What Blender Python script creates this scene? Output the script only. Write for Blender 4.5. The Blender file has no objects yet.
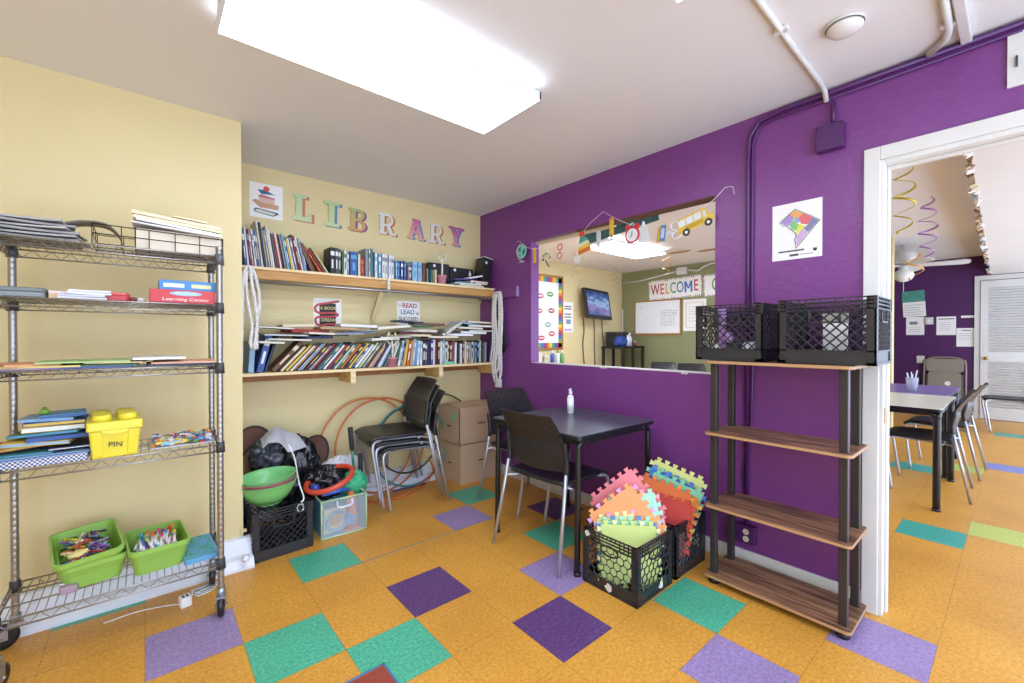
import bpy, math, random
from mathutils import Matrix, Vector, noise
random.seed(7)
C = bpy.context.scene.collection
PI = math.pi
R = math.radians

# ------------------------------------------------------------------ materials
def lin(c): return c / 12.92 if c <= .04045 else ((c + .055) / 1.055) ** 2.4
def rgb(h):
    h = h.lstrip('#'); return tuple(lin(int(h[i:i + 2], 16) / 255) for i in (0, 2, 4))
MATS = {}
def mat(name, h, rough=.5, metal=0, noise_amt=.06, scale=8., bump=0., bscale=120., emit=0., alpha=1., trans=0., spec=None, coat=0.):
    if name in MATS: return MATS[name]
    m = bpy.data.materials.new(name); m.use_nodes = True
    nt = m.node_tree; n = nt.nodes; b = n['Principled BSDF']; L = nt.links
    c = rgb(h)
    tc = n.new('ShaderNodeTexCoord')
    nz = n.new('ShaderNodeTexNoise'); nz.inputs['Scale'].default_value = scale; nz.inputs['Detail'].default_value = 4
    L.new(tc.outputs['Object'], nz.inputs['Vector'])
    mx = n.new('ShaderNodeMix'); mx.data_type = 'RGBA'
    mx.inputs['A'].default_value = tuple(max(0, v * (1 - noise_amt)) for v in c) + (1,)
    mx.inputs['B'].default_value = tuple(min(1, v * (1 + noise_amt)) for v in c) + (1,)
    L.new(nz.outputs['Fac'], mx.inputs['Factor'])
    L.new(mx.outputs['Result'], b.inputs['Base Color'])
    b.inputs['Roughness'].default_value = rough; b.inputs['Metallic'].default_value = metal
    if spec is not None: b.inputs['Specular IOR Level'].default_value = spec
    if coat: b.inputs['Coat Weight'].default_value = coat
    if bump:
        nb = n.new('ShaderNodeTexNoise'); nb.inputs['Scale'].default_value = bscale; nb.inputs['Detail'].default_value = 3
        L.new(tc.outputs['Object'], nb.inputs['Vector'])
        bp = n.new('ShaderNodeBump'); bp.inputs['Strength'].default_value = bump; bp.inputs['Distance'].default_value = .01
        L.new(nb.outputs['Fac'], bp.inputs['Height']); L.new(bp.outputs['Normal'], b.inputs['Normal'])
    if emit:
        b.inputs['Emission Color'].default_value = c + (1,); b.inputs['Emission Strength'].default_value = emit
    b.inputs['Alpha'].default_value = alpha
    if trans: b.inputs['Transmission Weight'].default_value = trans
    MATS[name] = m; return m
def col(h, rough=.55): return mat('paint_' + h.strip('#') + '_%d' % (rough * 100), h, rough, noise_amt=.05)

def wood_mat(name, a, b2, axis=0, scale=3., rough=.5, stretch=14.):
    m = bpy.data.materials.new(name); m.use_nodes = True
    nt = m.node_tree; n = nt.nodes; b = n['Principled BSDF']; L = nt.links
    tc = n.new('ShaderNodeTexCoord'); mp = n.new('ShaderNodeMapping')
    s = [stretch, stretch, stretch]; s[axis] = 1.
    mp.inputs['Scale'].default_value = s
    L.new(tc.outputs['Object'], mp.inputs['Vector'])
    nz = n.new('ShaderNodeTexNoise'); nz.inputs['Scale'].default_value = scale; nz.inputs['Detail'].default_value = 6; nz.inputs['Distortion'].default_value = .6
    L.new(mp.outputs['Vector'], nz.inputs['Vector'])
    cr = n.new('ShaderNodeValToRGB'); e = cr.color_ramp.elements
    e[0].position = .36; e[0].color = rgb(a) + (1,); e[1].position = .64; e[1].color = rgb(b2) + (1,)
    L.new(nz.outputs['Fac'], cr.inputs['Fac']); L.new(cr.outputs['Color'], b.inputs['Base Color'])
    b.inputs['Roughness'].default_value = rough
    return m

def tile_mat(name, h, dark, light):
    # vinyl composition tile: flecked colour, hairline seams on the 12 inch grid
    m = bpy.data.materials.new(name); m.use_nodes = True
    nt = m.node_tree; n = nt.nodes; b = n['Principled BSDF']; L = nt.links
    tc = n.new('ShaderNodeTexCoord')
    n1 = n.new('ShaderNodeTexNoise'); n1.inputs['Scale'].default_value = 75; n1.inputs['Detail'].default_value = 5; n1.inputs['Roughness'].default_value = .7
    L.new(tc.outputs['Object'], n1.inputs['Vector'])
    cr = n.new('ShaderNodeValToRGB'); e = cr.color_ramp.elements
    e[0].position = .33; e[0].color = rgb(dark) + (1,); e[1].position = .68; e[1].color = rgb(light) + (1,)
    mid = cr.color_ramp.elements.new(.5); mid.color = rgb(h) + (1,)
    L.new(n1.outputs['Fac'], cr.inputs['Fac'])
    n2 = n.new('ShaderNodeTexNoise'); n2.inputs['Scale'].default_value = 2.3; n2.inputs['Detail'].default_value = 5
    L.new(tc.outputs['Object'], n2.inputs['Vector'])
    mx = n.new('ShaderNodeMix'); mx.data_type = 'RGBA'; mx.blend_type = 'MULTIPLY'; mx.inputs['Factor'].default_value = 1
    c2 = n.new('ShaderNodeValToRGB'); c2.color_ramp.elements[0].color = (.86, .83, .8, 1); c2.color_ramp.elements[0].position = .3
    c2.color_ramp.elements[1].color = (1, 1, 1, 1); c2.color_ramp.elements[1].position = .6
    L.new(n2.outputs['Fac'], c2.inputs['Fac'])
    L.new(cr.outputs['Color'], mx.inputs['A']); L.new(c2.outputs['Color'], mx.inputs['B'])
    # seams
    sp = n.new('ShaderNodeSeparateXYZ'); L.new(tc.outputs['Object'], sp.inputs[0])
    ms = []
    for ax, off in (('X', TX0), ('Y', TY0)):
        a = n.new('ShaderNodeMath'); a.operation = 'SUBTRACT'; a.inputs[1].default_value = off; L.new(sp.outputs[ax], a.inputs[0])
        pp = n.new('ShaderNodeMath'); pp.operation = 'PINGPONG'; pp.inputs[1].default_value = TT / 2; L.new(a.outputs[0], pp.inputs[0])
        lt = n.new('ShaderNodeMath'); lt.operation = 'LESS_THAN'; lt.inputs[1].default_value = .0009; L.new(pp.outputs[0], lt.inputs[0])
        ms.append(lt)
    mxx = n.new('ShaderNodeMath'); mxx.operation = 'MAXIMUM'; L.new(ms[0].outputs[0], mxx.inputs[0]); L.new(ms[1].outputs[0], mxx.inputs[1])
    sc = n.new('ShaderNodeMath'); sc.operation = 'MULTIPLY'; sc.inputs[1].default_value = .55; L.new(mxx.outputs[0], sc.inputs[0])
    m2 = n.new('ShaderNodeMix'); m2.data_type = 'RGBA'; m2.inputs['B'].default_value = rgb('#3a2712') + (1,)
    L.new(sc.outputs[0], m2.inputs['Factor']); L.new(mx.outputs['Result'], m2.inputs['A'])
    L.new(m2.outputs['Result'], b.inputs['Base Color'])
    b.inputs['Roughness'].default_value = .38
    return m
TT = .3048; TX0 = -.0068; TY0 = -.0985

# ------------------------------------------------------------------ mesh building
class MB:
    def __init__(s): s.v = []; s.f = []; s.m = []; s.sm = []
    def add(s, vs, fs, m=0, M=None, sm=False):
        o = len(s.v)
        for p in vs:
            p = Vector(p); s.v.append(tuple(M @ p) if M is not None else tuple(p))
        for f in fs: s.f.append(tuple(i + o for i in f)); s.m.append(m); s.sm.append(sm)
        return s
    def box(s, x0, x1, y0, y1, z0, z1, m=0, M=None):
        vs = [(x, y, z) for z in (z0, z1) for y in (y0, y1) for x in (x0, x1)]
        return s.add(vs, [(0, 2, 3, 1), (4, 5, 7, 6), (0, 1, 5, 4), (2, 6, 7, 3), (0, 4, 6, 2), (1, 3, 7, 5)], m, M)
    def rbox(s, x0, x1, y0, y1, z0, z1, r=.02, m=0, M=None, n=4):   # box with rounded vertical edges
        pts = []
        for cx, cy, a0 in ((x1 - r, y1 - r, 0), (x0 + r, y1 - r, 90), (x0 + r, y0 + r, 180), (x1 - r, y0 + r, 270)):
            for k in range(n + 1):
                a = R(a0 + 90 * k / n); pts.append((cx + r * math.cos(a), cy + r * math.sin(a)))
        return s.prism(pts, z0, z1, m, M)
    def prism(s, pts, z0, z1, m=0, M=None, top=None):
        n = len(pts); top = top or pts
        vs = [(x, y, z0) for x, y in pts] + [(x, y, z1) for x, y in top]
        fs = [tuple(reversed(range(n))), tuple(range(n, 2 * n))] + [(i, (i + 1) % n, n + (i + 1) % n, n + i) for i in range(n)]
        return s.add(vs, fs, m, M)
    def tube(s, pts, r, n=8, m=0, M=None, closed=False, caps=True, flat=1.):
        pts = [Vector(p) for p in pts]; k = len(pts)
        if not isinstance(r, (list, tuple)): r = [r] * k
        rings = []; up = None
        for i, p in enumerate(pts):
            a = pts[(i - 1) % k] if (closed or i > 0) else pts[i]; b = pts[(i + 1) % k] if (closed or i < k - 1) else pts[i]
            d = (b - a).normalized()
            if up is None:
                up = Vector((0, 0, 1)) if abs(d.z) < .9 else Vector((1, 0, 0))
            u = d.cross(up)
            if u.length < 1e-6: u = d.cross(Vector((0, 1, 0)))
            u.normalize(); w = u.cross(d).normalized(); up = w
            rings.append([p + (u * math.cos(2 * PI * j / n) + w * math.sin(2 * PI * j / n) * flat) * r[i] for j in range(n)])
        vs = [q for rg in rings for q in rg]; fs = []
        for i in range(k if closed else k - 1):
            a = i * n; b = ((i + 1) % k) * n
            for j in range(n): fs.append((a + j, b + j, b + (j + 1) % n, a + (j + 1) % n))
        if not closed and caps: fs += [tuple(range(n)), tuple(reversed(range((k - 1) * n, k * n)))]
        # orientation is repaired on build
        return s.add(vs, fs, m, M, sm=n > 5)
    def lathe(s, prof, n=24, m=0, M=None, cx=0, cy=0, sy=1.):
        vs = [(cx + r * math.cos(2 * PI * j / n), cy + sy * r * math.sin(2 * PI * j / n), z) for r, z in prof for j in range(n)]
        fs = [(i * n + j, i * n + (j + 1) % n, (i + 1) * n + (j + 1) % n, (i + 1) * n + j) for i in range(len(prof) - 1) for j in range(n)]
        if prof[0][0] > 1e-5: fs.append(tuple(reversed(range(n))))
        if prof[-1][0] > 1e-5: fs.append(tuple(range((len(prof) - 1) * n, len(prof) * n)))
        return s.add(vs, fs, m, M, sm=True)
    def olathe(s, prof, n=24, m=0, M=None):    # open profile, no caps
        vs = [(r * math.cos(2 * PI * j / n), r * math.sin(2 * PI * j / n), z) for r, z in prof for j in range(n)]
        fs = [(i * n + j, i * n + (j + 1) % n, (i + 1) * n + (j + 1) % n, (i + 1) * n + j) for i in range(len(prof) - 1) for j in range(n)]
        return s.add(vs, fs, m, M, sm=True)
    def grid(s, fn, nu, nv, m=0, M=None, sm=True):
        vs = [fn(i / nu, j / nv) for j in range(nv + 1) for i in range(nu + 1)]
        fs = [(j * (nu + 1) + i, j * (nu + 1) + i + 1, (j + 1) * (nu + 1) + i + 1, (j + 1) * (nu + 1) + i) for j in range(nv) for i in range(nu)]
        return s.add(vs, fs, m, M, sm)
    def blob(s, c, rx, ry, rz, amp=.2, fr=4., seed=0, n=20, m=0, ridge=False):
        c = Vector(c)
        def fn(u, v):
            a = 2 * PI * u; b = PI * (v - .5)
            d = Vector((math.cos(a) * math.cos(b), math.sin(a) * math.cos(b), math.sin(b)))
            k = noise.fractal(d * fr + Vector((seed * 7.3, seed, 0)), 1., 2., 3)
            if ridge: k = .5 - 2 * abs(k)
            d2 = d * (1 + amp * k)
            return (c.x + d2.x * rx, c.y + d2.y * ry, c.z + d2.z * rz)
        return s.grid(fn, n * 2, n, m)
    def disc_plate(s, cx, cy, r, z0, z1, m=0, M=None, n=20, sx=1., sy=1.):
        return s.prism([(cx + sx * r * math.cos(2 * PI * k / n), cy + sy * r * math.sin(2 * PI * k / n)) for k in range(n)], z0, z1, m, M)

def finish(o, label, cat, group, kind):
    if label: o['label'] = label
    if cat: o['category'] = cat
    if group: o['group'] = group
    if kind: o['kind'] = kind
def G(name, mb, mats, parent=None, M=None, label=None, cat=None, group=None, kind=None, bevel=0., fixn=True, solid=0.):
    me = bpy.data.meshes.new(name)
    me.from_pydata(mb.v, [], mb.f)
    if not isinstance(mats, (list, tuple)): mats = [mats]
    for m in mats: me.materials.append(m)
    me.polygons.foreach_set('material_index', [min(i, len(mats) - 1) for i in mb.m])
    me.polygons.foreach_set('use_smooth', mb.sm)
    me.update()
    if fixn:
        import bmesh
        bm = bmesh.new(); bm.from_mesh(me); bmesh.ops.recalc_face_normals(bm, faces=bm.faces); bm.to_mesh(me); bm.free()
    o = bpy.data.objects.new(name, me); C.objects.link(o)
    if parent is not None: o.parent = parent
    if M is not None: o.matrix_local = M
    if solid:
        s = o.modifiers.new('thickness', 'SOLIDIFY'); s.thickness = solid; s.offset = 0
    if bevel:
        b = o.modifiers.new('bevel', 'BEVEL'); b.width = bevel; b.segments = 2; b.limit_method = 'ANGLE'; b.angle_limit = R(40)
    finish(o, label, cat, group, kind)
    return o
def T(x, y, z, rz=0, rx=0, ry=0):
    return Matrix.Translation((x, y, z)) @ Matrix.Rotation(R(rz), 4, 'Z') @ Matrix.Rotation(R(ry), 4, 'Y') @ Matrix.Rotation(R(rx), 4, 'X')
def E(name, label, cat, M=None, group=None):
    o = bpy.data.objects.new(name, None); o.empty_display_size = .05; C.objects.link(o)
    if M is not None: o.matrix_world = M
    finish(o, label, cat, group, None)
    return o
def kids(o): return [c for c in bpy.data.objects if c.parent == o]
def copy_tree(o, M=None, label=None, group=None, parent=None):
    c = o.copy(); C.objects.link(c)
    if parent is not None: c.parent = parent
    if M is not None: c.matrix_world = M
    if label: c['label'] = label
    if group: c['group'] = group
    for ch in kids(o): copy_tree(ch, parent=c)
    return c
def MR(y, z, x=2.5, tilt=0.):    # a plane hanging on a wall that faces -x
    return Matrix(((0, 0, -1, x), (-1, 0, 0, y), (0, 1, 0, z), (0, 0, 0, 1))) @ Matrix.Rotation(R(tilt), 4, 'Z')
def MBk(x, z, y=3.42, tilt=0.):  # a plane hanging on a wall that faces -y
    return Matrix(((1, 0, 0, x), (0, 0, -1, y), (0, 1, 0, z), (0, 0, 0, 1))) @ Matrix.Rotation(R(tilt), 4, 'Z')
def text(name, body, size, m, parent, x=0, y=0, z=.002, tilt=0, thick=.0006, sx=1., align='CENTER', label=None, bold=0., base=None):
    cu = bpy.data.curves.new(name + '_c', 'FONT'); cu.body = body; cu.size = size; cu.extrude = thick; cu.offset = bold
    cu.align_x = align; cu.align_y = 'CENTER'
    tmp = bpy.data.objects.new(name + '_t', cu); C.objects.link(tmp)
    bpy.context.view_layer.update()
    me = bpy.data.meshes.new_from_object(tmp.evaluated_get(bpy.context.evaluated_depsgraph_get()))
    bpy.data.objects.remove(tmp); bpy.data.curves.remove(cu)
    me.materials.clear(); me.materials.append(m)
    o = bpy.data.objects.new(name, me); C.objects.link(o); o.parent = parent
    o.matrix_local = (base if base is not None else Matrix()) @ Matrix.Translation((x, y, z)) @ Matrix.Rotation(R(tilt), 4, 'Z') @ Matrix.Diagonal((sx, 1, 1, 1))
    if label: o['label'] = label
    return o
def lerp(a, b, t): return a + (b - a) * t
def arc(pts, n=6):     # smooth a polyline (Catmull-Rom)
    P = [Vector(p) for p in pts]; out = []
    for i in range(len(P) - 1):
        p0 = P[max(i - 1, 0)]; p1 = P[i]; p2 = P[i + 1]; p3 = P[min(i + 2, len(P) - 1)]
        for k in range(n):
            t = k / n
            out.append(.5 * ((2 * p1) + (p2 - p0) * t + (2 * p0 - 5 * p1 + 4 * p2 - p3) * t * t + (3 * p1 - p0 - 3 * p2 + p3) * t ** 3))
    out.append(P[-1]); return out

# common materials
M_YEL = mat('cream_yellow_wall_paint', '#dccb98', .6, noise_amt=.025, scale=3, bump=.08, bscale=60)
M_PUR = mat('purple_wall_paint', '#7a3d84', .36, noise_amt=.05, scale=4, bump=.25, bscale=35)
M_GRN = mat('olive_green_wall_paint', '#8a8c62', .6, noise_amt=.03)
M_CEIL = mat('white_ceiling_paint', '#e6e5e4', .8, noise_amt=.02)
M_TRIM = mat('white_trim_paint', '#d9d7d3', .45, noise_amt=.06, scale=12)
M_BLACK = mat('black_plastic', '#1d1d20', .42, noise_amt=.15)
M_BLKM = mat('black_metal', '#17171a', .3, noise_amt=.1)
M_CRATE = mat('black_crate_plastic', '#2b2b2f', .34, noise_amt=.25, scale=20)
M_CHROME = mat('chrome', '#a5a29e', .32, metal=.85, noise_amt=.1)
M_SILVER = mat('silver_tube', '#b9bcc4', .3, metal=.65, noise_amt=.05)
M_WHITE = mat('white_paper', '#efeeea', .6, noise_amt=.02)
M_PINE = wood_mat('pine_wood', '#d9a95f', '#ecca8a', 0, 2.5, .55)
M_PINEL = wood_mat('pale_pine_wood', '#e3c590', '#f0dcb0', 0, 2.5, .6)
M_WAL = wood_mat('walnut_laminate', '#4e3424', '#9a7050', 1, 3.2, .42, 16)
M_WALE = mat('shelf_edge', '#b38a62', .5)
M_WSTR = mat('white_plastic', '#eef0f2', .35, noise_amt=.02)
M_PAGE = mat('book_pages', '#e4ddca', .8, noise_amt=.05, scale=90)
M_CARD = mat('cardboard', '#c2a588', .75, noise_amt=.05, scale=6)
M_DK = mat('dark_grey_plastic', '#3b3b3d', .5)
WORLD = 3.2; EXPO = 0.33
_yaw, _pitch, _roll = .70455, -.008454, .000788
_f = Vector((math.sin(_yaw) * math.cos(_pitch), math.cos(_yaw) * math.cos(_pitch), math.sin(_pitch)))
_r = Vector((math.cos(_yaw), -math.sin(_yaw), 0)); _u = _r.cross(_f)
CAMM = Matrix(((_r.x, _u.x, -_f.x, 0), (_r.y, _u.y, -_f.y, 0), (_r.z, _u.z, -_f.z, 1.242), (0, 0, 0, 1)))
# ------------------------------------------------------------------ room shell
S = 'structure'
ZC = 2.43; ZC2 = 2.5
ORANGE = tile_mat('orange_vinyl_tile', '#d89a3c', '#c28731', '#e6b052')
TPUR = tile_mat('dark_purple_vinyl_tile', '#5f3f74', '#4d305f', '#7a5a90')
TLAV = tile_mat('lavender_vinyl_tile', '#9a84b2', '#826c9e', '#b09cc4')
TGRN = tile_mat('green_vinyl_tile', '#4fb391', '#3a9c7a', '#72caa9')
TTEAL = tile_mat('teal_vinyl_tile', '#42a795', '#35907f', '#5dbdab')
TLIME = tile_mat('lime_vinyl_tile', '#c0ca62', '#a9b34c', '#d2da7e')
TBLU = tile_mat('blue_vinyl_tile', '#7f83c9', '#6d70b8', '#999ddb')
special = {(0, 7): 2, (1, 6): 3, (2, 5): 3, (3, 6): 1, (2, 8): 3, (4, 4): 1, (6, 3): 3, (5, 2): 2, (7, 1): 2, (5, 5): 2, (6, 6): 3, (7, 7): 1,
           (5, 8): 2, (6, 9): 3, (5, 11): 1, (-1, 9): 3, (12, 1): 4, (13, 0): 5, (20, 0): 6, (18, 2): 4, (19, 1): 5, (27, 0): 4,
           (-3, 4): 3, (1, 1): 1, (3, 0): 3, (-2, 2): 2, (-4, 6): 1, (2, -3): 2, (16, 6): 3, (17, 9): 2, (11, 8): 1, (12, 12): 3, (24, 3): 2, (15, -2): 1, (5, -4): 3}
fl = MB()
for k in range(-6, 34):
    for l in range(-4, 18):
        x, y = TX0 + k * TT, TY0 + l * TT
        fl.add([(x, y, 0), (x + TT, y, 0), (x + TT, y + TT, 0), (x, y + TT, 0)], [(0, 1, 2, 3)], special.get((k, l), 0))
G('floor', fl, [ORANGE, TPUR, TLAV, TGRN, TTEAL, TLIME, TBLU], kind=S, fixn=False)
G('floor_seam_strip', MB().box(.80, 1.82, 2.338, 2.349, .0, .0012), mat('grey_joint_filler', '#8f8570', .6), kind=S)

# library side walls
G('wall_left', MB().box(-2.4, .41, 2.79, 3.5, 0, ZC), M_YEL, kind=S)
G('wall_back', MB().box(.41, 2.5, 3.42, 3.5, 0, ZC), M_YEL, kind=S)
w = MB(); X0, X1 = 2.5, 2.59
w.box(X0, X1, 2.69, 3.5, 0, 2.55).box(X0, X1, 1.137, 2.69, 0, 1.03).box(X0, X1, 1.137, 2.69, 2.062, 2.55)
w.box(X0, X1, .408, 1.137, 0, 2.55).box(X0, X1, -.45, .408, 2.03, 2.55).box(X0, X1, -1.3, -.45, 0, 2.55)
G('wall_right', w, M_PUR, kind=S)
G('ceiling', MB().box(-2.4, 2.56, -1.3, 3.5, ZC, ZC + .05), M_CEIL, kind=S)
G('ceiling_next_room', MB().box(2.56, 9.9, -1.3, 5.2, ZC2, ZC2 + .05), M_CEIL, kind=S)
G('wall_side', MB().box(-1.8, -1.7, -1.3, 2.79, 0, ZC), M_YEL, kind=S)
# ledge and underside of the pass-through opening
G('trim_1', MB().box(2.506, 2.60, 1.137, 2.69, 1.03, 1.035).box(2.497, 2.4999, 1.3, 1.34, 1.022, 1.03).box(2.497, 2.4999, 1.9, 1.96, 1.024, 1.03), M_TRIM, kind=S)
G('trim_2', MB().box(2.503, 2.59, 1.137, 2.2, 2.055, 2.062), mat('raw_brown_wood', '#5c4238', .7), kind=S)
G('trim_3', MB().box(2.55, 2.61, 1.9, 2.69, 2.045, 2.0615), mat('cream_header_trim', '#cfc5ae', .6), kind=S)
# door casing and jamb
d = MB()
d.box(2.482, 2.5, .405, .462, 0, 2.09).box(2.482, 2.5, -.51, -.45, 0, 2.09).box(2.482, 2.5, -.45, .405, 2.03, 2.09)
d.box(2.49, 2.61, .390, .408, 0, 2.03).box(2.49, 2.61, -.45, -.428, 0, 2.03).box(2.491, 2.61, -.428, .390, 2.01, 2.031)
d.box(2.54, 2.57, .380, .390, 0, 2.01).box(2.54, 2.57, -.428, -.414, 0, 2.01).box(2.54, 2.57, -.414, .380, 1.996, 2.01)
door = G('door_1', d, M_TRIM, kind=S, bevel=.003)
G('strike_plate', MB().box(2.505, 2.53, .3875, .3901, .86, .93), mat('brass', '#b08a45', .3, .8), door)
# baseboards
G('baseboard_right', MB().box(2.484, 2.5, .462, 3.42, 0, .085), M_TRIM, kind=S, bevel=.004)
def slope(x0, x1, y):   # tall sloping base cover
    m = MB(); prof = [(y - .115, 0), (y - .115, .014), (y - .09, .05), (y - .06, .062), (y - .02, .135), (y, .14), (y, 0)]
    n = len(prof); vs = [(x0, a, b) for a, b in prof] + [(x1, a, b) for a, b in prof]
    return m.add(vs, [tuple(range(n)), tuple(reversed(range(n, 2 * n)))] + [(i, i + n, (i + 1) % n + n, (i + 1) % n) for i in range(n)])
M_BASE = mat('bluish_white_baseboard', '#dfe2ec', .35, noise_amt=.05)
bl = G('baseboard_left', slope(-2.4, .445, 2.79), M_BASE, kind=S)
G('pipe_cap', MB().lathe([(0, 0), (.018, 0), (.018, .02), (.012, .035), (0, .035)], 14, M=T(.4, 2.66, .075) @ Matrix.Rotation(R(90), 4, 'X')), M_BASE, bl)
G('baseboard_back', slope(.445, 1.93, 3.42), M_BASE, kind=S)
# the front of the recess and a little moulding at its foot
G('trim_4', MB().box(.395, .425, 2.775, 2.79, .165, .18), M_YEL, kind=S)

# next room
G('wall_next_back', MB().box(2.62, 7.2, 5.04, 5.15, 0, ZC2), M_YEL, kind=S)
G('wall_next_green', MB().box(7.1, 7.2, 1.06, 5.04, 0, ZC2), M_GRN, kind=S)
G('trim_5', MB().box(7.09, 7.21, 1.03, 1.06, 0, ZC2), M_YEL, kind=S)
G('wall_far', MB().box(9.78, 9.9, -1.3, 5.2, 0, ZC2), mat('plum_wall_paint', '#4a1b56', .45, noise_amt=.05), kind=S)
G('wall_next_side', MB().box(7.2, 9.78, 3.2, 3.3, 0, ZC2), M_YEL, kind=S)
G('baseboard_far', MB().box(9.762, 9.78, .45, 3.2, 0, .1), M_TRIM, kind=S)
# dropped soffit with a torn, paper patched edge
sf = MB(); a = Vector((3.17, .17)); b = Vector((9.78, .29))
sf.prism([(a.x, a.y), (b.x, b.y), (b.x, -1.3), (a.x, -1.3)], 2.2, ZC2 - .001)
so = G('trim_6', sf, mat('white_soffit_paint', '#e2dfda', .7), kind=S)
pc = MB(); rr = random.Random(4)
for i in range(95):
    t = (i + .5) / 95; x = lerp(3.17, 9.78, t); y = lerp(.17, .29, t); z = 2.2 + rr.uniform(-.01, .2)
    s2 = rr.uniform(.02, .06)
    s2 *= .7; pc.box(-s2, s2, 0, rr.uniform(.01, .045), -.004, rr.uniform(.01, .03), rr.choice([0, 0, 1, 2, 3]), T(x, y - .005, 2.2 + rr.uniform(-.012, .03), rr.uniform(-12, 12), rr.uniform(-30, 30), rr.uniform(-15, 15)))
G('torn_paper_edge', pc, [M_WHITE, mat('old_brown_paper', '#8b6b50', .8), col('#a9c3d8'), col('#c9b894')], so)

# louvred far door
d = MB().box(9.755, 9.78, .395, .455, 0, 2.19).box(9.755, 9.78, -.69, .395, 2.12, 2.19).box(9.755, 9.78, -.75, -.69, 0, 2.19)
door2 = G('door_2', d, M_TRIM, kind=S)
for y1, y0 in ((.39, -.145), (-.15, -.685)):
    lf = MB()
    st = .075
    lf.box(9.74, 9.765, y1 - st, y1, .01, 2.11).box(9.74, 9.765, y0, y0 + st, .01, 2.11)
    for z0, z1 in ((.01, .19), (.88, 1.03), (2.0, 2.11)): lf.box(9.741, 9.764, y0 + st, y1 - st, z0, z1)
    for z0, z1, n in ((.19, .88, 17), (1.03, 2.0, 24)):
        for i in range(n):
            z = lerp(z0, z1, (i + .5) / n)
            lf.box(-.016, .016, y0 + st, y1 - st, -.003, .003, 0, Matrix.Translation((9.752, 0, z)) @ Matrix.Rotation(R(50), 4, 'Y'))
        lf.box(9.77, 9.774, y0 + st, y1 - st, z0, z1)
    leaf = G('door_leaf', lf, M_TRIM, door2)
G('door_knob', MB().lathe([(0, 0), (.022, 0), (.012, .02), (.026, .035), (.026, .05), (0, .06)], 16, M=Matrix.Translation((9.742, .33, .93)) @ Matrix.Rotation(R(-90), 4, 'Y')), mat('brass', '#b08a45', .3, .8), door2)

# ------------------------------------------------------------------ ceiling fixtures
def diffuser_mat(name, y0, w, strength):
    m = bpy.data.materials.new(name); m.use_nodes = True; nt = m.node_tree; n = nt.nodes; b = n['Principled BSDF']; L = nt.links
    b.inputs['Base Color'].default_value = (.85, .87, .9, 1); b.inputs['Roughness'].default_value = .3
    tc = n.new('ShaderNodeTexCoord'); sp = n.new('ShaderNodeSeparateXYZ'); L.new(tc.outputs['Object'], sp.inputs[0])
    # two lamps behind the prismatic lens
    s1 = n.new('ShaderNodeMath'); s1.operation = 'MULTIPLY'; s1.inputs[1].default_value = 4 * PI / w; L.new(sp.outputs['Y'], s1.inputs[0])
    s2 = n.new('ShaderNodeMath'); s2.operation = 'COSINE'; L.new(s1.outputs[0], s2.inputs[0])
    mr = n.new('ShaderNodeMapRange'); mr.inputs['From Min'].default_value = -1; mr.inputs['To Min'].default_value = strength * 1.25; mr.inputs['To Max'].default_value = strength * .72
    L.new(s2.outputs[0], mr.inputs['Value'])
    b.inputs['Emission Color'].default_value = (.82, .93, 1.1, 1); L.new(mr.outputs[0], b.inputs['Emission Strength'])
    return m
def fixture(label, cx, cy, L_, W_, z, strength, cz=2.43, group=None):
    t = E('ceiling_light', label, 'light fixture', T(cx, cy, z), group)
    h = cz - z
    f = MB(); a, b = L_ / 2, W_ / 2
    f.box(-a, a, -b * .8, b * .8, .035, h)
    f.box(-a, -a + .008, -b, b, 0, .04).box(a - .008, a, -b, b, 0, .04)
    f.box(-a, a, -b, -b + .006, .004, .04).box(-a, a, b - .006, b, .004, .04)
    G('housing', f, mat('white_fixture_metal', '#e6e8ec', .35), t)
    ln = MB().box(-a + .008, a - .008, -b + .006, b - .006, 0, .03)
    G('diffuser', ln, diffuser_mat('prismatic_lens_%d' % (strength * 100), 0, W_, strength), t)
    return t
FIX = 8.0
fixture('long fluorescent fixture on the ceiling nearest the library wall', .805, 1.67, 1.21, .44, 2.345, FIX)
fixture('second long fluorescent fixture, only its corner seen at the top edge', .745, .52, 1.21, .44, 2.345, FIX)
fixture('fluorescent fixture seen through the wall opening in the next room', 5.0, 3.5, 1.25, .5, 2.43, FIX * 2.6, 2.5)

# smoke detector
t = E('smoke_detector', 'round white smoke detector on the ceiling', 'smoke detector', T(2.02, .436, 2.43))
G('base', MB().lathe([(0, 0), (.062, 0), (.062, -.012), (.058, -.012), (0, -.012)], 28), M_TRIM, t)
G('cover', MB().lathe([(.056, -.012), (.058, -.022), (.046, -.034), (.02, -.04), (0, -.04)], 28), mat('detector_white', '#dfddd8', .5), t)
G('slot_ring', MB().tube([(.059 * math.cos(k * PI / 14), .059 * math.sin(k * PI / 14), -.0125) for k in range(28)], .0016, 6, closed=True), M_DK, t)

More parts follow.
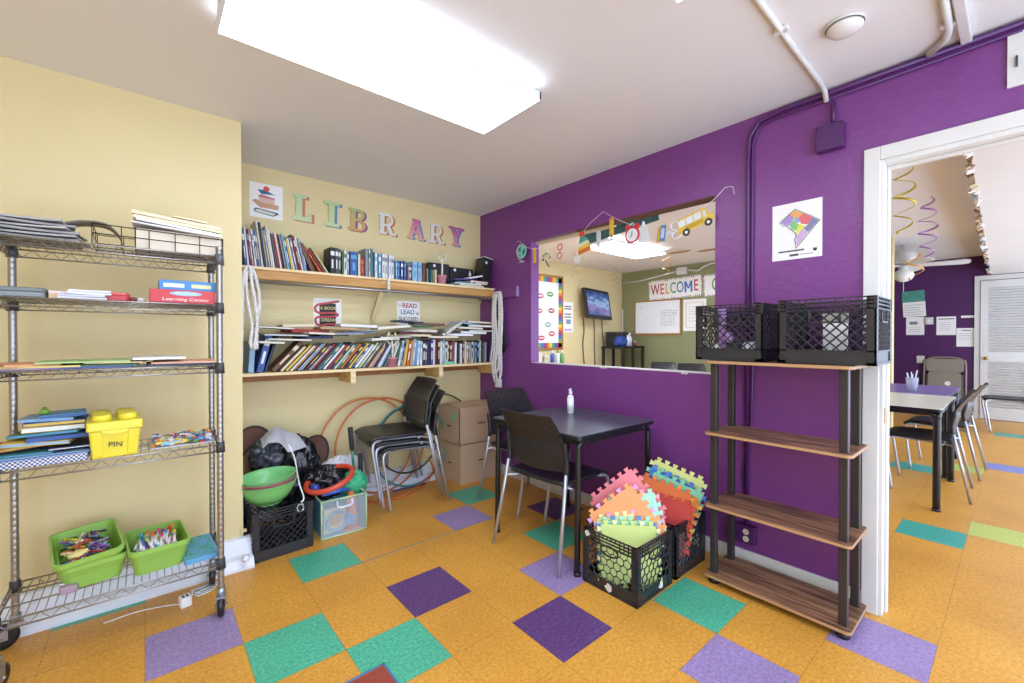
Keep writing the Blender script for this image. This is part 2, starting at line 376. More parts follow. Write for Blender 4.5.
# conduits
def conduit(label, pts, r, m, group=None, clips=(), cat='conduit', name='conduit'):
    t = E(name, label, cat, T(*pts[0]), group)
    o = Vector(pts[0])
    G('pipe', MB().tube([Vector(p) - o for p in pts], r, 10), m, t)
    for c in clips:
        c = Vector(c) - o
        G('clip', MB().box(c.x - .012, c.x + .012, c.y - .022, c.y + .022, c.z - .005, c.z + .014), m, t)
    return t
M_PUR2 = mat('purple_painted_metal', '#512560', .32, noise_amt=.08)
conduit('white conduit crossing the ceiling to the purple junction box', [(1.2, .592, 2.418), (2.40, .604, 2.418), (2.46, .606, 2.41), (2.488, .606, 2.37)], .011, M_TRIM, clips=[(1.86, .598, 2.414)])
conduit('bent white conduit on the ceiling above the doorway', [(1.9, .172, 2.415), (2.33, .181, 2.415), (2.40, .195, 2.415), (2.47, .25, 2.41)], .013, M_TRIM, clips=[(2.3, .18, 2.414)])
G('raceway', MB().box(1.9, 2.5, .128, .16, 2.405, 2.43), M_TRIM, label='straight flat white raceway on the ceiling above the doorway', cat='raceway', bevel=.004)
conduit('purple pipe along the wall top then down to the outlet', [(2.486, -.1, 2.412), (2.486, .80, 2.405), (2.486, .90, 2.39), (2.486, .95, 2.32), (2.486, .956, 2.2), (2.486, .956, .22)], .011, M_PUR2)
conduit('thin purple cable beside the purple pipe down the wall', [(2.489, .0, 2.385), (2.489, .85, 2.378), (2.489, .91, 2.35), (2.489, .934, 2.28), (2.489, .935, 1.5), (2.489, .925, 1.3), (2.489, .935, .8), (2.489, .98, .5), (2.489, .945, .2)], .006, M_PUR2)
t = E('junction_box', 'square purple junction box on the wall above the map sheet', 'junction box', MR(.587, 2.19))
G('box', MB().box(-.055, .055, -.06, .06, 0, .045), M_PUR2, t, bevel=.004)
G('pipe', MB().tube([(.01, .06, .02), (.01, .17, .02)], .009, 8), M_PUR2, t)
for sx in (-1, 1):
    for sy in (-1, 1): G('screw', MB().lathe([(0, 0), (.005, 0), (.004, .003), (0, .003)], 8, M=Matrix.Translation((sx * .046, sy * .051, .045))), M_DK, t)
# outlet under the pipe
t = E('wall_outlet', 'purple painted outlet box with white sockets behind the wooden shelf rack', 'outlet', MR(.955, .18))
G('box', MB().box(-.065, .05, -.05, .05, 0, .04), M_PUR2, t, bevel=.004)
G('cover_plate', MB().box(-.06, .045, -.045, .045, .04, .044), M_PUR2, t)
for sy in (-1, 1):
    s_ = G('socket', MB().disc_plate(.008, sy * .019, .015, .044, .047), mat('ivory_socket', '#e3dcc3', .4), t)
    G('slots', MB().box(.002, .004, sy * .019 - .005, sy * .019 + .005, .047, .0475).box(.011, .013, sy * .019 - .005, sy * .019 + .005, .047, .0475), M_DK, s_)
t = E('wall_outlet', 'grey double outlet on the cream wall behind the stacked chairs', 'outlet', MBk(1.50, .235))
G('cover_plate', MB().box(-.045, .045, -.06, .06, 0, .008), mat('grey_steel_plate', '#9a968c', .4, .4), t)
for sy in (-1, 1):
    s_ = G('socket', MB().disc_plate(0, sy * .024, .017, .008, .011), mat('tan_socket', '#b39f82', .4), t)
    G('slots', MB().box(-.006, -.003, sy * .024 - .006, sy * .024 + .006, .011, .0115).box(.004, .007, sy * .024 - .006, sy * .024 + .006, .011, .0115), M_DK, s_)
# vent
t = E('air_vent', 'white louvred air vent high on the purple wall at the right edge', 'vent', MR(-.11, 2.285))
G('frame', MB().box(-.147, .147, .07, .1, 0, .012).box(-.147, .147, -.1, -.07, 0, .012).box(-.147, -.10, -.07, .07, 0, .012).box(.1, .147, -.07, .07, 0, .012), M_TRIM, t)
G('back', MB().box(-.1, .1, -.07, .07, .0005, .002), M_BLACK, t)
sl = MB()
for i in range(7): sl.box(-.1, .1, -.004, .004, 0, .004, 0, Matrix.Translation((0, lerp(-.062, .062, i / 6), .004)))
for i in range(5): sl.box(lerp(-.08, .08, i / 4) - .003, lerp(-.08, .08, i / 4) + .003, -.07, .07, .006, .01)
G('louvre', sl, M_TRIM, t)
G('lever', MB().box(-.127, -.121, -.03, .01, .012, .02), M_DK, t)

# purple cleat plank on the wall with a bare end
t = E('wall_cleat', 'purple painted plank on the wall beside the rope with pale end', 'plank', MR(3.13, 1.65))
G('plank', MB().box(-.28, .28, -.045, .045, 0, .03), M_PUR, t)
G('end_face', MB().box(.28, .283, -.045, .045, 0, .03), mat('pale_lilac_paint', '#a58bb8', .5), t)
# ------------------------------------------------------------------ LIBRARY letters
def bx2(x0, x1, y0, y1): return [(x0, y0), (x1, y0), (x1, y1), (x0, y1)]
def bowl(cx, cy, ro, ri, sy=1., n=12):
    out = []
    for k in range(n):
        a, b = -PI / 2 + PI * k / n, -PI / 2 + PI * (k + 1) / n
        out.append([(cx + ri * math.cos(a), cy + (ri) * sy * math.sin(a)), (cx + ro * math.cos(a), cy + ro * sy * math.sin(a)),
                    (cx + ro * math.cos(b), cy + ro * sy * math.sin(b)), (cx + ri * math.cos(b), cy + ri * sy * math.sin(b))])
    return out
LET = {
 'L': [bx2(.022, .062, 0, .18), bx2(0, .088, .158, .18), bx2(0, .125, 0, .03), bx2(.103, .125, 0, .062)],
 'I': [bx2(.035, .077, 0, .18), bx2(0, .112, .156, .18), bx2(0, .112, 0, .024)],
 'B': [bx2(.02, .058, 0, .18), bx2(0, .085, .158, .18), bx2(0, .085, 0, .022), bx2(.05, .085, .081, .101)] + bowl(.085, .1345, .0455, .0235) + bowl(.085, .0455, .0555, .0335, .82),
 'R': [bx2(.02, .058, 0, .18), bx2(0, .085, .158, .18), bx2(0, .08, 0, .022), bx2(.05, .085, .072, .092)] + bowl(.085, .126, .054, .032) + [[(.075, .078), (.108, .078), (.14, .018), (.112, .006)], bx2(.112, .165, 0, .022)],
 'A': [[(.018, .012), (.052, .012), (.098, .18), (.066, .18)], [(.118, .012), (.154, .012), (.106, .18), (.07, .18)], bx2(.05, .125, .055, .078), bx2(0, .066, 0, .02), bx2(.105, .17, 0, .02), bx2(.05, .115, .162, .18)],
 'Y': [bx2(.062, .1, 0, .09), [(.022, .165), (.058, .165), (.1, .085), (.062, .08)], [(.104, .165), (.138, .165), (.1, .08), (.066, .085)], bx2(0, .07, .16, .18), bx2(.092, .16, .16, .18), bx2(.042, .12, 0, .02)],
}
def gradient_mat(name, a, b, y0, y1):
    m = bpy.data.materials.new(name); m.use_nodes = True; n = m.node_tree.nodes; L = m.node_tree.links; bs = n['Principled BSDF']
    tc = n.new('ShaderNodeTexCoord'); sp = n.new('ShaderNodeSeparateXYZ'); L.new(tc.outputs['Object'], sp.inputs[0])
    mr = n.new('ShaderNodeMapRange'); mr.inputs['From Min'].default_value = y0; mr.inputs['From Max'].default_value = y1; L.new(sp.outputs['Y'], mr.inputs['Value'])
    mx = n.new('ShaderNodeMix'); mx.data_type = 'RGBA'; mx.inputs['A'].default_value = rgb(a) + (1,); mx.inputs['B'].default_value = rgb(b) + (1,)
    L.new(mr.outputs[0], mx.inputs['Factor']); L.new(mx.outputs['Result'], bs.inputs['Base Color']); bs.inputs['Roughness'].default_value = .55
    return m
letters = [('L', .815, 2.10, 1.05, '#c3d4a0', '#b3cda2', '#c67a5a', 'green cutout letter L with a red shadow, first of the wall letters'),
           ('I', 1.03, 2.095, 1.05, '#c5d29a', '#b3c98e', '#5f85b2', 'green cutout letter I with a blue shadow on the cream wall'),
           ('B', 1.215, 2.09, .98, '#cf9d62', '#a8b672', '#8f4f80', 'green and orange cutout letter B with a purple shadow'),
           ('R', 1.455, 2.10, .97, '#d6d6d0', '#dcdcd6', '#c2703a', 'grey white cutout letter R between the B and the A'),
           ('A', 1.715, 2.10, .98, '#e0a894', '#c65f98', '#4f7cad', 'pink and orange cutout letter A with a blue shadow'),
           ('R', 1.925, 2.095, .97, '#d6d6d0', '#dcdcd6', '#c46a3c', 'grey white cutout letter R between the A and the Y'),
           ('Y', 2.13, 2.10, .98, '#d5959a', '#b5559a', '#4f7ca6', 'magenta cutout letter Y with a blue shadow, last of the wall letters')]
for i, (ch, x, z, s, ca, cb, sh, lab) in enumerate(letters):
    t = E('wall_letter', lab, 'letter', MBk(x, z) @ Matrix.Diagonal((s, s, 1, 1)) @ Matrix.Rotation(R(-1.5), 4, 'Z'), 'cutout letters on the cream wall')
    a = MB(); b = MB()
    for k, p in enumerate(LET[ch]):
        e = k * .00003
        a.prism(p, .0075, .011 + e)
        b.prism([(q[0] + .02, q[1] - .004) for q in p], .0005, .006 + e)
        if ch in 'RR': pass
    G('face', a, gradient_mat('letter_face_%d' % i, ca, cb, 0, .18), t)
    G('shadow_layer', b, col(sh), t)

# ------------------------------------------------------------------ papers on the walls
def paper(name, label, cat, M, w, h, m=None, group=None, th=.0012):
    t = E(name, label, cat, M, group)
    G('sheet', MB().box(-w / 2, w / 2, -h / 2, h / 2, 0, th), m or M_WHITE, t)
    return t
def lines(parent, x0, x1, ys, m=None, h=.004, z=.0013, jig=.25, seed=0, name='printed_lines'):
    r = random.Random(seed); b = MB()
    for y in ys: b.box(x0, x1 - r.uniform(0, jig) * (x1 - x0), y - h / 2, y + h / 2, z, z + .0003)
    return G(name, b, m or col('#55555a'), parent)
M_INK = col('#2b2b30')
# stack of books drawing
t = paper('wall_poster', 'white poster of stacked books and a red ball beside the letter L', 'poster', MBk(.652, 2.197), .205, .238)
b = MB(); z0 = .0013
def pp(pts, m, z=z0): b.prism(pts, z, z + .0003 + m * .00001, m)
pp([(-.07, -.085), (-.08, -.07), (-.065, -.055), (.07, -.07), (.08, -.08), (.04, -.1)], 0)
pp([(-.066, -.082), (-.07, -.07), (-.055, -.062), (.06, -.078), (.04, -.094)], 1, z0 + .0004)
pp([(-.09, -.01), (-.075, -.02), (-.04, -.05), (.075, -.05), (.078, -.018), (-.02, -.008), (-.07, .004)], 2)
pp([(-.045, -.012), (.05, -.016), (.052, .016), (-.048, .03)], 3)
pp([(-.05, .034), (-.05, .024), (.052, .018), (.053, .028), (-.03, .042)], 4)
pp([(-.055, .072), (-.03, .045), (.02, .05), (.055, .05), (.02, .066), (-.02, .076)], 5)
b.disc_plate(.0, .085, .019, z0 + .0005, z0 + .0009, 6)
G('printed_books', b, [col('#4b5560'), col('#cfd3c8'), col('#c99a78'), col('#dcb4a6'), col('#c2776e'), col('#3c6390'), col('#d0534c')], t)
# poster with ribbon
t = paper('wall_poster', 'poster with a black panel wound by a red ribbon, above the leaning books', 'poster', MBk(1.062, 1.425), .205, .235)
G('black_panel', MB().box(-.06, .06, -.095, .08, .0013, .0018), col('#22201f'), t)
rb = MB().tube(arc([(.085, .1, .004), (0, .082, .004), (-.075, .065, .004), (-.09, .03, .004), (-.06, .005, .006), (.05, .008, .006), (.072, -.012, .004), (.0, -.024, .002), (-.08, -.03, .004), (-.085, -.07, .004), (-.05, -.09, .006), (.0, -.08, .006), (.085, -.082, .004)], 5), .0085, 6, flat=.25)
G('ribbon', rb, col('#c94f50'), t)
text('lettering', 'A BOOK', .032, col('#d9c88a'), t, .005, .042, .0060, bold=.0006)
text('lettering', 'DREAM', .034, col('#d9c88a'), t, .005, -.048, .0060, bold=.0006)
text('lettering', 'IS A', .016, M_INK, t, 0, .0, .0095)
t = paper('wall_poster', 'white poster lettered read lead and succeed above the flat books', 'poster', MBk(1.735, 1.455), .215, .205)
text('lettering', 'READ', .055, col('#a83236'), t, .01, .062, .0013, bold=.001)
text('lettering', 'LEAD', .055, col('#4d6688'), t, -.01, .008, .0013, bold=.001)
text('lettering', 'TO', .022, col('#6b5138'), t, -.08, .06, .0013)
text('lettering', '&', .04, col('#6b5138'), t, .085, .0, .0013)
text('lettering', 'SUCCEED', .042, col('#5b4a30'), t, 0, -.05, .0013, bold=.0006)
# map sheet on the purple wall
t = paper('wall_poster', 'white sheet with a coloured diamond shaped ward map on purple wall', 'poster', MR(.731, 1.782), .218, .285)
b = MB()
out = [(-.005, .108), (.1, .035), (-.002, -.09), (-.004, -.06), (-.008, -.045), (0, -.03), (-.005, -.01), (-.03, .015), (-.04, .03), (-.06, .035), (-.075, .05)]
wards = [([(-.07, .05), (-.03, .085), (-.01, .065), (-.03, .03), (-.05, .036)], 0), ([(-.03, .085), (-.005, .102), (.03, .08), (.01, .062), (-.01, .065)], 1),
         ([(.03, .08), (.068, .054), (.05, .02), (.02, .03), (.01, .062)], 2), ([(-.01, .065), (.01, .062), (.016, .04), (0, .036)], 3),
         ([(-.03, .03), (-.01, .06), (0, .036), (.01, .03), (0, .0), (-.02, .008)], 4), ([(0, 0), (.01, .03), (.02, .028), (.04, .012), (.015, -.01), (.0, -.022)], 5),
         ([(.05, .02), (.068, .054), (.095, .034), (.05, -.018), (.03, .005)], 6), ([(.0, -.03), (.0, -.08), (.048, -.018), (.028, .004), (.014, -.012)], 7)]
for p, m in wards: b.prism(p, .0013, .0016 + m * .00001, m)
G('map_wards', b, [col('#a98cc9'), col('#e9a663'), col('#d96d72'), col('#8f9fd0'), col('#84c078'), col('#e3dc5e'), col('#7d86a8'), col('#cba6cf')], t)
G('map_outline', MB().tube([(x, y, .0025) for x, y in out], .0018, 5, closed=True), col('#4a3f52'), t)
lines(t, -.08, .07, [-.1], h=.008, seed=2); lines(t, -.03, .01, [-.122], h=.011, jig=0, name='printed_date'); lines(t, .015, .09, [-.122], h=.003)
G('crest_logo', MB().prism([(.07, -.09), (.074, -.1), (.08, -.096), (.086, -.1), (.09, -.09), (.088, -.108), (.08, -.115), (.072, -.108)], .0013, .0018), M_INK, t)

# ------------------------------------------------------------------ string of school cutouts along the opening
XD = 2.47
def seg(pts, label):
    o = Vector(pts[0])
    return G('hanging_string', MB().tube([Vector(p) - o for p in pts], .0015, 5), M_WSTR, M=T(*o), label=label, cat='string')
seg([(2.496, 2.87, 2.09), (XD, 2.80, 2.075), (XD, 2.72, 2.01), (XD, 2.63, 1.985), (XD, 2.56, 1.975)], 'thin white string at the globe cutout')
seg([(XD, 2.10, 2.02), (XD, 2.03, 2.075), (2.496, 1.93, 2.143), (XD, 1.84, 2.085), (XD, 1.75, 2.03), (XD, 1.66, 1.985), (XD, 1.59, 1.97), (XD, 1.45, 1.945), (XD, 1.38, 1.94)], 'thin white string peaking at the tape above the opening')
seg([(XD, 1.20, 1.99), (XD, 1.13, 2.03), (2.496, 1.08, 2.09), (2.496, 1.04, 2.085), (2.496, 1.03, 2.04)], 'thin white string end taped above the bus cutout')
def cut(label, cat, y, z, tilt=0., name=None, x=XD): return E(name or cat.replace(' ', '_'), label, cat, MR(y, z, x, tilt), 'school cutouts strung along the opening')
t = cut('teal globe paper cutout at the left end of the string', 'globe cutout', 2.775, 1.985)
G('globe_disc', MB().disc_plate(0, 0, .062, 0, .003, sx=.95), col('#8fd0c0'), t)
b = MB()
b.prism([(-.04, .03), (-.01, .045), (-.005, .01), (-.025, -.005), (-.045, .008)], .003, .0035).prism([(.005, .0), (.04, .025), (.05, -.01), (.03, -.04), (.01, -.025)], .003, .0035).prism([(-.03, -.02), (-.012, -.03), (-.02, -.048)], .003, .0035)
G('continents', b, col('#3f8f7c'), t)
G('stand', MB().tube(arc([(-.03, .062, .002), (-.066, .01, .002), (-.035, -.062, .002), (0, -.075, .002), (0, -.088, .002)], 5), .003, 5).box(-.035, .035, -.094, -.087, 0, .004), col('#cfc7dd'), t)
def pencil(label, y, z, h, tip, w=.036):
    t = cut(label, 'pencil cutout', y, z)
    G('body', MB().box(-w / 2, w / 2, -h / 2 + .02, h / 2 - .02, 0, .003), col('#e2b23c'), t)
    G('eraser', MB().box(-w / 2, w / 2, h / 2 - .02, h / 2, 0, .003), col(tip), t)
    G('tip', MB().prism([(-w / 2, -h / 2 + .02), (w / 2, -h / 2 + .02), (0, -h / 2 - .002)], 0, .003), col('#a3523a'), t)
pencil('yellow pencil cutout beside the globe on the purple wall', 2.615, 1.915, .145, '#e8c35a')
pencil('yellow pencil cutout hanging between the layered cake and the red clock', 1.838, 2.005, .14, '#d98f3c')
t = cut('paint palette cutout with coloured dabs, left inside the opening', 'palette cutout', 2.475, 1.885)
G('palette', MB().prism([(-.05, .0), (-.035, .04), (.01, .05), (.05, .03), (.055, -.02), (.02, -.045), (.0, -.02), (-.03, -.04)], 0, .003), col('#e8d9b8'), t)
b = MB()
for k, (x, y) in enumerate([(-.03, .022), (-.005, .036), (.022, .032), (.04, .0), (-.035, -.008)]): b.disc_plate(x, y, .011, .003, .0036, k, n=12)
G('paint_dab', b, [col('#5aa06a'), col('#63b0a0'), col('#e0c050'), col('#c8683c'), col('#3a4560')], t)
G('brush', MB().tube([(-.005, -.02, .004), (.03, -.075, .004)], .005, 6), M_DK, t)
t = cut('red rimmed spectacles cutout hanging left of the rainbow cake', 'spectacles cutout', 2.325, 1.917)
for k, y in enumerate((.033, -.033)): G('ring', MB().tube([(.022 * math.cos(2 * PI * j / 18) - .005 * k, y + .022 * math.sin(2 * PI * j / 18), .003) for j in range(18)], .0055, 6, closed=True), col('#cf6a55'), t)
G('bridge', MB().tube([(0, .012, .003), (-.003, -.012, .003)], .003, 5), col('#cf6a55'), t)
t = cut('rainbow striped slice cutout topped by a red ball', 'slice cutout', 2.09, 1.94, 12)
for k, (h0, h1, w0, w1, c) in enumerate([(-.07, -.04, .062, .06, '#d9742e'), (-.04, -.015, .06, .055, '#ecc64a'), (-.015, .01, .055, .045, '#e9e3c0'), (.01, .035, .045, .032, '#4fa98c'), (.035, .055, .032, .018, '#3c9a80')]):
    G('stripe', MB().prism([(-w0, h0), (w0, h0), (w1, h1), (-w1, h1)], 0, .003), col(c), t)
G('red_ball', MB().disc_plate(0, .072, .024, 0, .004), col('#d0453c'), t)
t = cut('grey ruler pen cutout hanging beside the rainbow slice', 'pen cutout', 1.95, 1.945)
G('barrel', MB().box(-.018, .018, -.04, .06, 0, .003).prism([(-.018, -.04), (.018, -.04), (0, -.068)], 0, .003), col('#c9cacd'), t)
t = cut('small white star paper cutout under the rainbow slice', 'star cutout', 2.15, 1.835)
G('star', MB().prism([((.045 if k % 2 == 0 else .022) * math.cos(R(90 + 36 * k)), (.045 if k % 2 == 0 else .022) * math.sin(R(90 + 36 * k))) for k in range(10)], 0, .003), col('#dfdbe0'), t)
t = cut('red twin bell alarm clock cutout hanging in the opening', 'clock cutout', 1.672, 1.925)
G('rim', MB().disc_plate(0, 0, .056, 0, .003), col('#c9363c'), t)
G('dial', MB().disc_plate(0, 0, .043, .003, .0036), col('#e9ecec'), t)
for s in (-1, 1):
    G('bell', MB().disc_plate(s * .036, .055, .019, -.001, .0035), col('#c9363c'), t)
    G('foot', MB().tube([(s * .03, -.045, .002), (s * .042, -.07, .002)], .003, 5), M_DK, t)
G('clock_hands', MB().tube([(-.014, -.018, .005), (0, 0, .005), (.002, .026, .005)], .0022, 5), M_INK, t)
G('handle', MB().tube(arc([(-.02, .065, .002), (0, .08, .002), (.02, .065, .002)], 5), .003, 5), col('#e4e0e2'), t)
t = cut('white glue bottle cutout hanging behind the red clock', 'glue cutout', 1.592, 1.935, x=2.478)
G('bottle_body', MB().prism([(-.04, -.07), (.04, -.07), (.042, .01), (.02, .035), (-.02, .035), (-.042, .01)], 0, .003), col('#d9dcdc'), t)
G('cap', MB().prism([(-.014, .035), (.014, .035), (.005, .066), (-.005, .066)], 0, .003), col('#eceef0'), t)
t = cut('small blue and gold crayon box cutout hanging left of scissors', 'crayon cutout', 1.456, 1.897, -6)
G('box', MB().box(-.012, .026, -.05, .05, 0, .003), col('#5b7ea8'), t); G('label_band', MB().box(-.004, .018, -.03, .03, .003, .0036), col('#b9cbe0'), t)
G('crayon', MB().box(-.03, -.014, -.055, .035, 0, .003), col('#c9a13c'), t)
t = cut('white scissors cutout hanging behind the bus', 'scissors cutout', 1.385, 1.895, 8, x=2.478)
for y in (.028, -.03): G('finger_ring', MB().tube([(.02 + .03 * math.cos(2 * PI * j / 18), y + .024 * math.sin(2 * PI * j / 18), .003) for j in range(18)], .006, 6, closed=True), col('#dcdadc'), t)
G('blades', MB().prism([(-.01, .012), (-.01, -.004), (-.075, -.02), (-.07, -.006)], 0, .003).prism([(-.01, -.012), (-.01, .006), (-.075, .02), (-.07, .006)], .003, .005), col('#cfd2d6'), t)
t = cut('yellow school bus cutout tilted up at the right of the string', 'bus cutout', 1.243, 1.925, 15)
G('bus_body', MB().prism([(-.105, -.035), (.11, -.035), (.11, .0), (.085, .01), (.08, .045), (.07, .055), (-.095, .055), (-.105, .045)], 0, .003), col('#e3bd34'), t)
for x0, x1 in ((-.098, -.055), (-.048, -.005), (.002, .045)): G('bus_window', MB().box(x0, x1, .005, .045, .003, .0036), col('#dfe3ec'), t)
G('bus_window', MB().box(.055, .073, .0, .04, .003, .0036), col('#cfd6df'), t)
b = MB()
for k in range(3): b.box(-.06, .05, -.008 - k * .008, -.005 - k * .008, .003, .0035)
G('bus_stripes', b, col('#8a6a1e'), t)
for x in (-.062, .075):
    wv = G('bus_wheel', MB().disc_plate(x, -.038, .023, .003, .005), M_DK, t); G('hub', MB().disc_plate(x, -.038, .009, .005, .0056), M_WSTR, wv)

# pair of ropes
M_ROPE = mat('white_rope', '#e6e3df', .75, noise_amt=.18, scale=110, bump=.6, bscale=90)
def twist_rope(mb, pts, r, m=0):
    pts = arc(pts, 8)
    for k in range(3):
        out = []; L = 0
        for i, p in enumerate(pts):
            if i: L += (p - pts[i - 1]).length
            d = (pts[min(i + 1, len(pts) - 1)] - pts[max(i - 1, 0)]).normalized()
            u = d.cross(Vector((0, 1, .3))).normalized(); v = d.cross(u)
            a = L / .045 * 2 * PI + k * 2 * PI / 3
            out.append(p + (u * math.cos(a) + v * math.sin(a)) * r * .5)
        mb.tube(out, r * .62, 6, m)
t = E('white_rope', 'bundle of white rope hanging from the left end of the upper shelf', 'rope', T(.488, 3.09, 1.67))
for i, (pts, lab) in enumerate([([(-.045, 0, -.69), (-.038, 0, -.4), (-.03, 0, -.12), (-.015, 0, -.01), (.01, 0, .0), (.02, .0, -.1), (.035, 0, -.2), (.045, 0, -.32), (.03, 0, -.5)], 0),
          ([(.03, .012, -.5), (.012, .012, -.46), (.02, .012, -.35), (-.002, .012, -.2), (-.01, .012, -.05), (.012, .012, .012), (.045, .012, -.06), (.062, .012, -.2), (.048, .012, -.35), (.045, .012, -.5)], 0),
          ([(-.045, .0, -.69), (-.052, .01, -.7), (-.055, .02, -.5), (-.05, .02, -.2), (-.03, .02, -.02)], 0)]):
    m = MB(); twist_rope(m, pts, .011); G('rope_strand', m, M_ROPE, t)
G('hook', MB().tube(arc([(0, .07, .0), (0, .03, .0), (0, -.01, -.01), (0, -.012, .008)], 4), .003, 6), M_CHROME, t)
t = E('white_rope', 'white rope hanging in long loops from the wall cleat', 'rope', T(2.45, 3.085, 1.655))
for k, (dy, bot, w2) in enumerate([(0, -.83, .035), (.02, -.74, .045), (-.02, -.80, .02)]):
    m = MB(); twist_rope(m, [(0, dy - .0, -.0), (-.004, dy + .035, -.03), (-.006, dy + .045, -.2), (-.005, dy + w2, -.45), (-.004, dy + w2 + .03, bot + .12), (0, dy + .02, bot), (.002, dy - .03, bot + .07), (0, dy - .03, -.5), (0, dy - .045, -.2), (0, dy - .03, -.02), (0, dy, .0)], .011)
    G('rope_strand', m, M_ROPE, t)
m = MB()
for k in range(4): m.tube([(.006 + .02 * math.cos(a * PI / 6), -.005 + .035 * math.sin(a * PI / 6), -.80 - .018 * k) for a in range(12)], .010, 6, closed=True)
G('rope_wrap', m, M_ROPE, t)
G('peg', MB().tube([(.02, 0, -.012), (-.02, 0, -.008)], .006, 8), M_CHROME, t)
m = MB().blob((0, 0, -.17), .05, .10, .24, .25, 2.2, 3, 16)
t = E('drawstring_bag', 'small black bag hanging behind the white rope on purple wall', 'bag', T(2.478, 3.09, 1.47))
for v in range(len(m.v)):
    x, y, z = m.v[v]; f = .45 + .55 * min(1, max(0, -z / .3)); m.v[v] = (x * .32 * f + .0, y * f * 1.05, z * .9)
G('bag_body', m, mat('black_nylon', '#1b1c20', .4, noise_amt=.2), t)
G('cord', MB().tube([(0, 0, -.03), (.01, .0, .14)], .004, 6), M_BLACK, t)
# ------------------------------------------------------------------ library shelves
t = E('wall_shelf', 'upper pine wall shelf holding books, with a metal rod along its front', 'shelf', T(.41, 3.42, 1.70))
G('board', MB().box(0.0, 2.09, -.262, 0, -.018, 0), M_PINEL, t, bevel=.002)
G('front_rail', MB().box(.0, 2.085, -.235, -.215, -.075, -.018), wood_mat('golden_pine', '#b98545', '#d3a25e', 0, 2.5, .55), t)
G('wall_ledger', MB().box(.0, 2.09, -.02, 0, -.12, -.018), mat('cream_painted_wood', '#d6c695', .55), t)
G('end_block', MB().box(2.05, 2.09, -.25, 0, -.09, -.018), M_PINEL, t)
G('rod', MB().tube([(.03, -.272, -.098), (2.085, -.272, -.098)], .011, 10), M_CHROME, t)
G('rod_hook', MB().box(1.012, 1.03, -.275, -.262, -.10, .002).box(1.012, 1.03, -.29, -.26, -.115, -.108), M_TRIM, t)
G('brace', MB().prism([(-.25, -.02), (-.22, -.02), (-.004, -.30), (-.004, -.35)], -.018, .018, 0, Matrix.Translation((1.0, 0, 0)) @ Matrix(((0, 0, 1, 0), (1, 0, 0, 0), (0, 1, 0, 0), (0, 0, 0, 1)))), mat('cream_painted_wood', '#d6c695', .55), t)
t = E('wall_shelf', 'lower pine wall shelf on wooden blocks, packed with leaning books', 'shelf', T(.41, 3.42, 1.015))
G('board', MB().box(0, 2.09, -.263, 0, -.02, 0), M_PINEL, t, bevel=.002)
M_PINED = wood_mat('brown_stained_pine', '#93602c', '#b67c3e', 0, 2.5, .55)
G('wall_ledger', MB().box(0, 2.09, -.02, 0, -.075, -.02), M_PINED, t)
for x in (.752, 1.494, 2.07):
    br = G('bracket', MB().box(x - .018, x + .018, -.24, 0, -.105, -.02), M_PINE, t)
    G('bracket_end', MB().box(x - .018, x + .018, -.258, -.24, -.105, -.02), M_PINEL, br)

# ------------------------------------------------------------------ books
NAMED = {'red': '#a23338', 'blue': '#36599a', 'navy': '#26304f', 'white': '#e3e4e2', 'grey': '#8d9095', 'light blue': '#8fb3d0', 'green': '#4c7a58',
         'teal': '#3c8288', 'yellow': '#dcb94f', 'orange': '#cc6c35', 'brown': '#6b4632', 'cream': '#dccfae', 'black': '#232427', 'maroon': '#65272f',
         'pink': '#cf8a9a', 'purple': '#5c4a86', 'tan': '#b6966b', 'pale green': '#b5c99a', 'dark grey': '#4a4c50', 'sky blue': '#5e9cc4'}
ORD = ['first', 'second', 'third', 'fourth', 'fifth', 'sixth', 'seventh', 'eighth', 'ninth', 'tenth', 'eleventh', 'twelfth', 'thirteenth', 'fourteenth', 'fifteenth',
       'sixteenth', 'seventeenth', 'eighteenth', 'nineteenth', 'twentieth']
def ordn(i):
    tens = ['', '', 'twenty', 'thirty', 'forty', 'fifty', 'sixty', 'seventy', 'eighty']
    if i < 20: return ORD[i]
    a, b = divmod(i + 1, 10)
    return (tens[a][:-1] + 'ieth') if b == 0 else tens[a] + '-' + ORD[b - 1]
def book(x, y, z, th, h, d, lean, c, label, group, yaw=0, band=None, pages=True):
    m = MB(); s = -1 if lean >= 0 else 0
    a, b = (s * th, (s + 1) * th); cv = min(.0022, th * .2)
    m.box(a, b, 0, .0025, 0, h, 0).box(a, a + cv, 0, d, 0, h, 0).box(b - cv, b, 0, d, 0, h, 0)
    m.box(a + cv, b - cv, .0025, d - .004, .003, h - .003, 1)
    if band:
        m.box(a + th * .12, b - th * .12, -.0004, 0, h * .70, h * .86, 2); m.box(a + th * .32, b - th * .32, -.0004, 0, h * .22, h * .55, 2)
    return G('book', m, [col(NAMED[c]), M_PAGE] + ([col(NAMED[band])] if band else []), M=T(x, y, z, yaw) @ Matrix.Rotation(R(lean), 4, 'Y'),
             label=label, cat='book', group=group)
rb = random.Random(11)
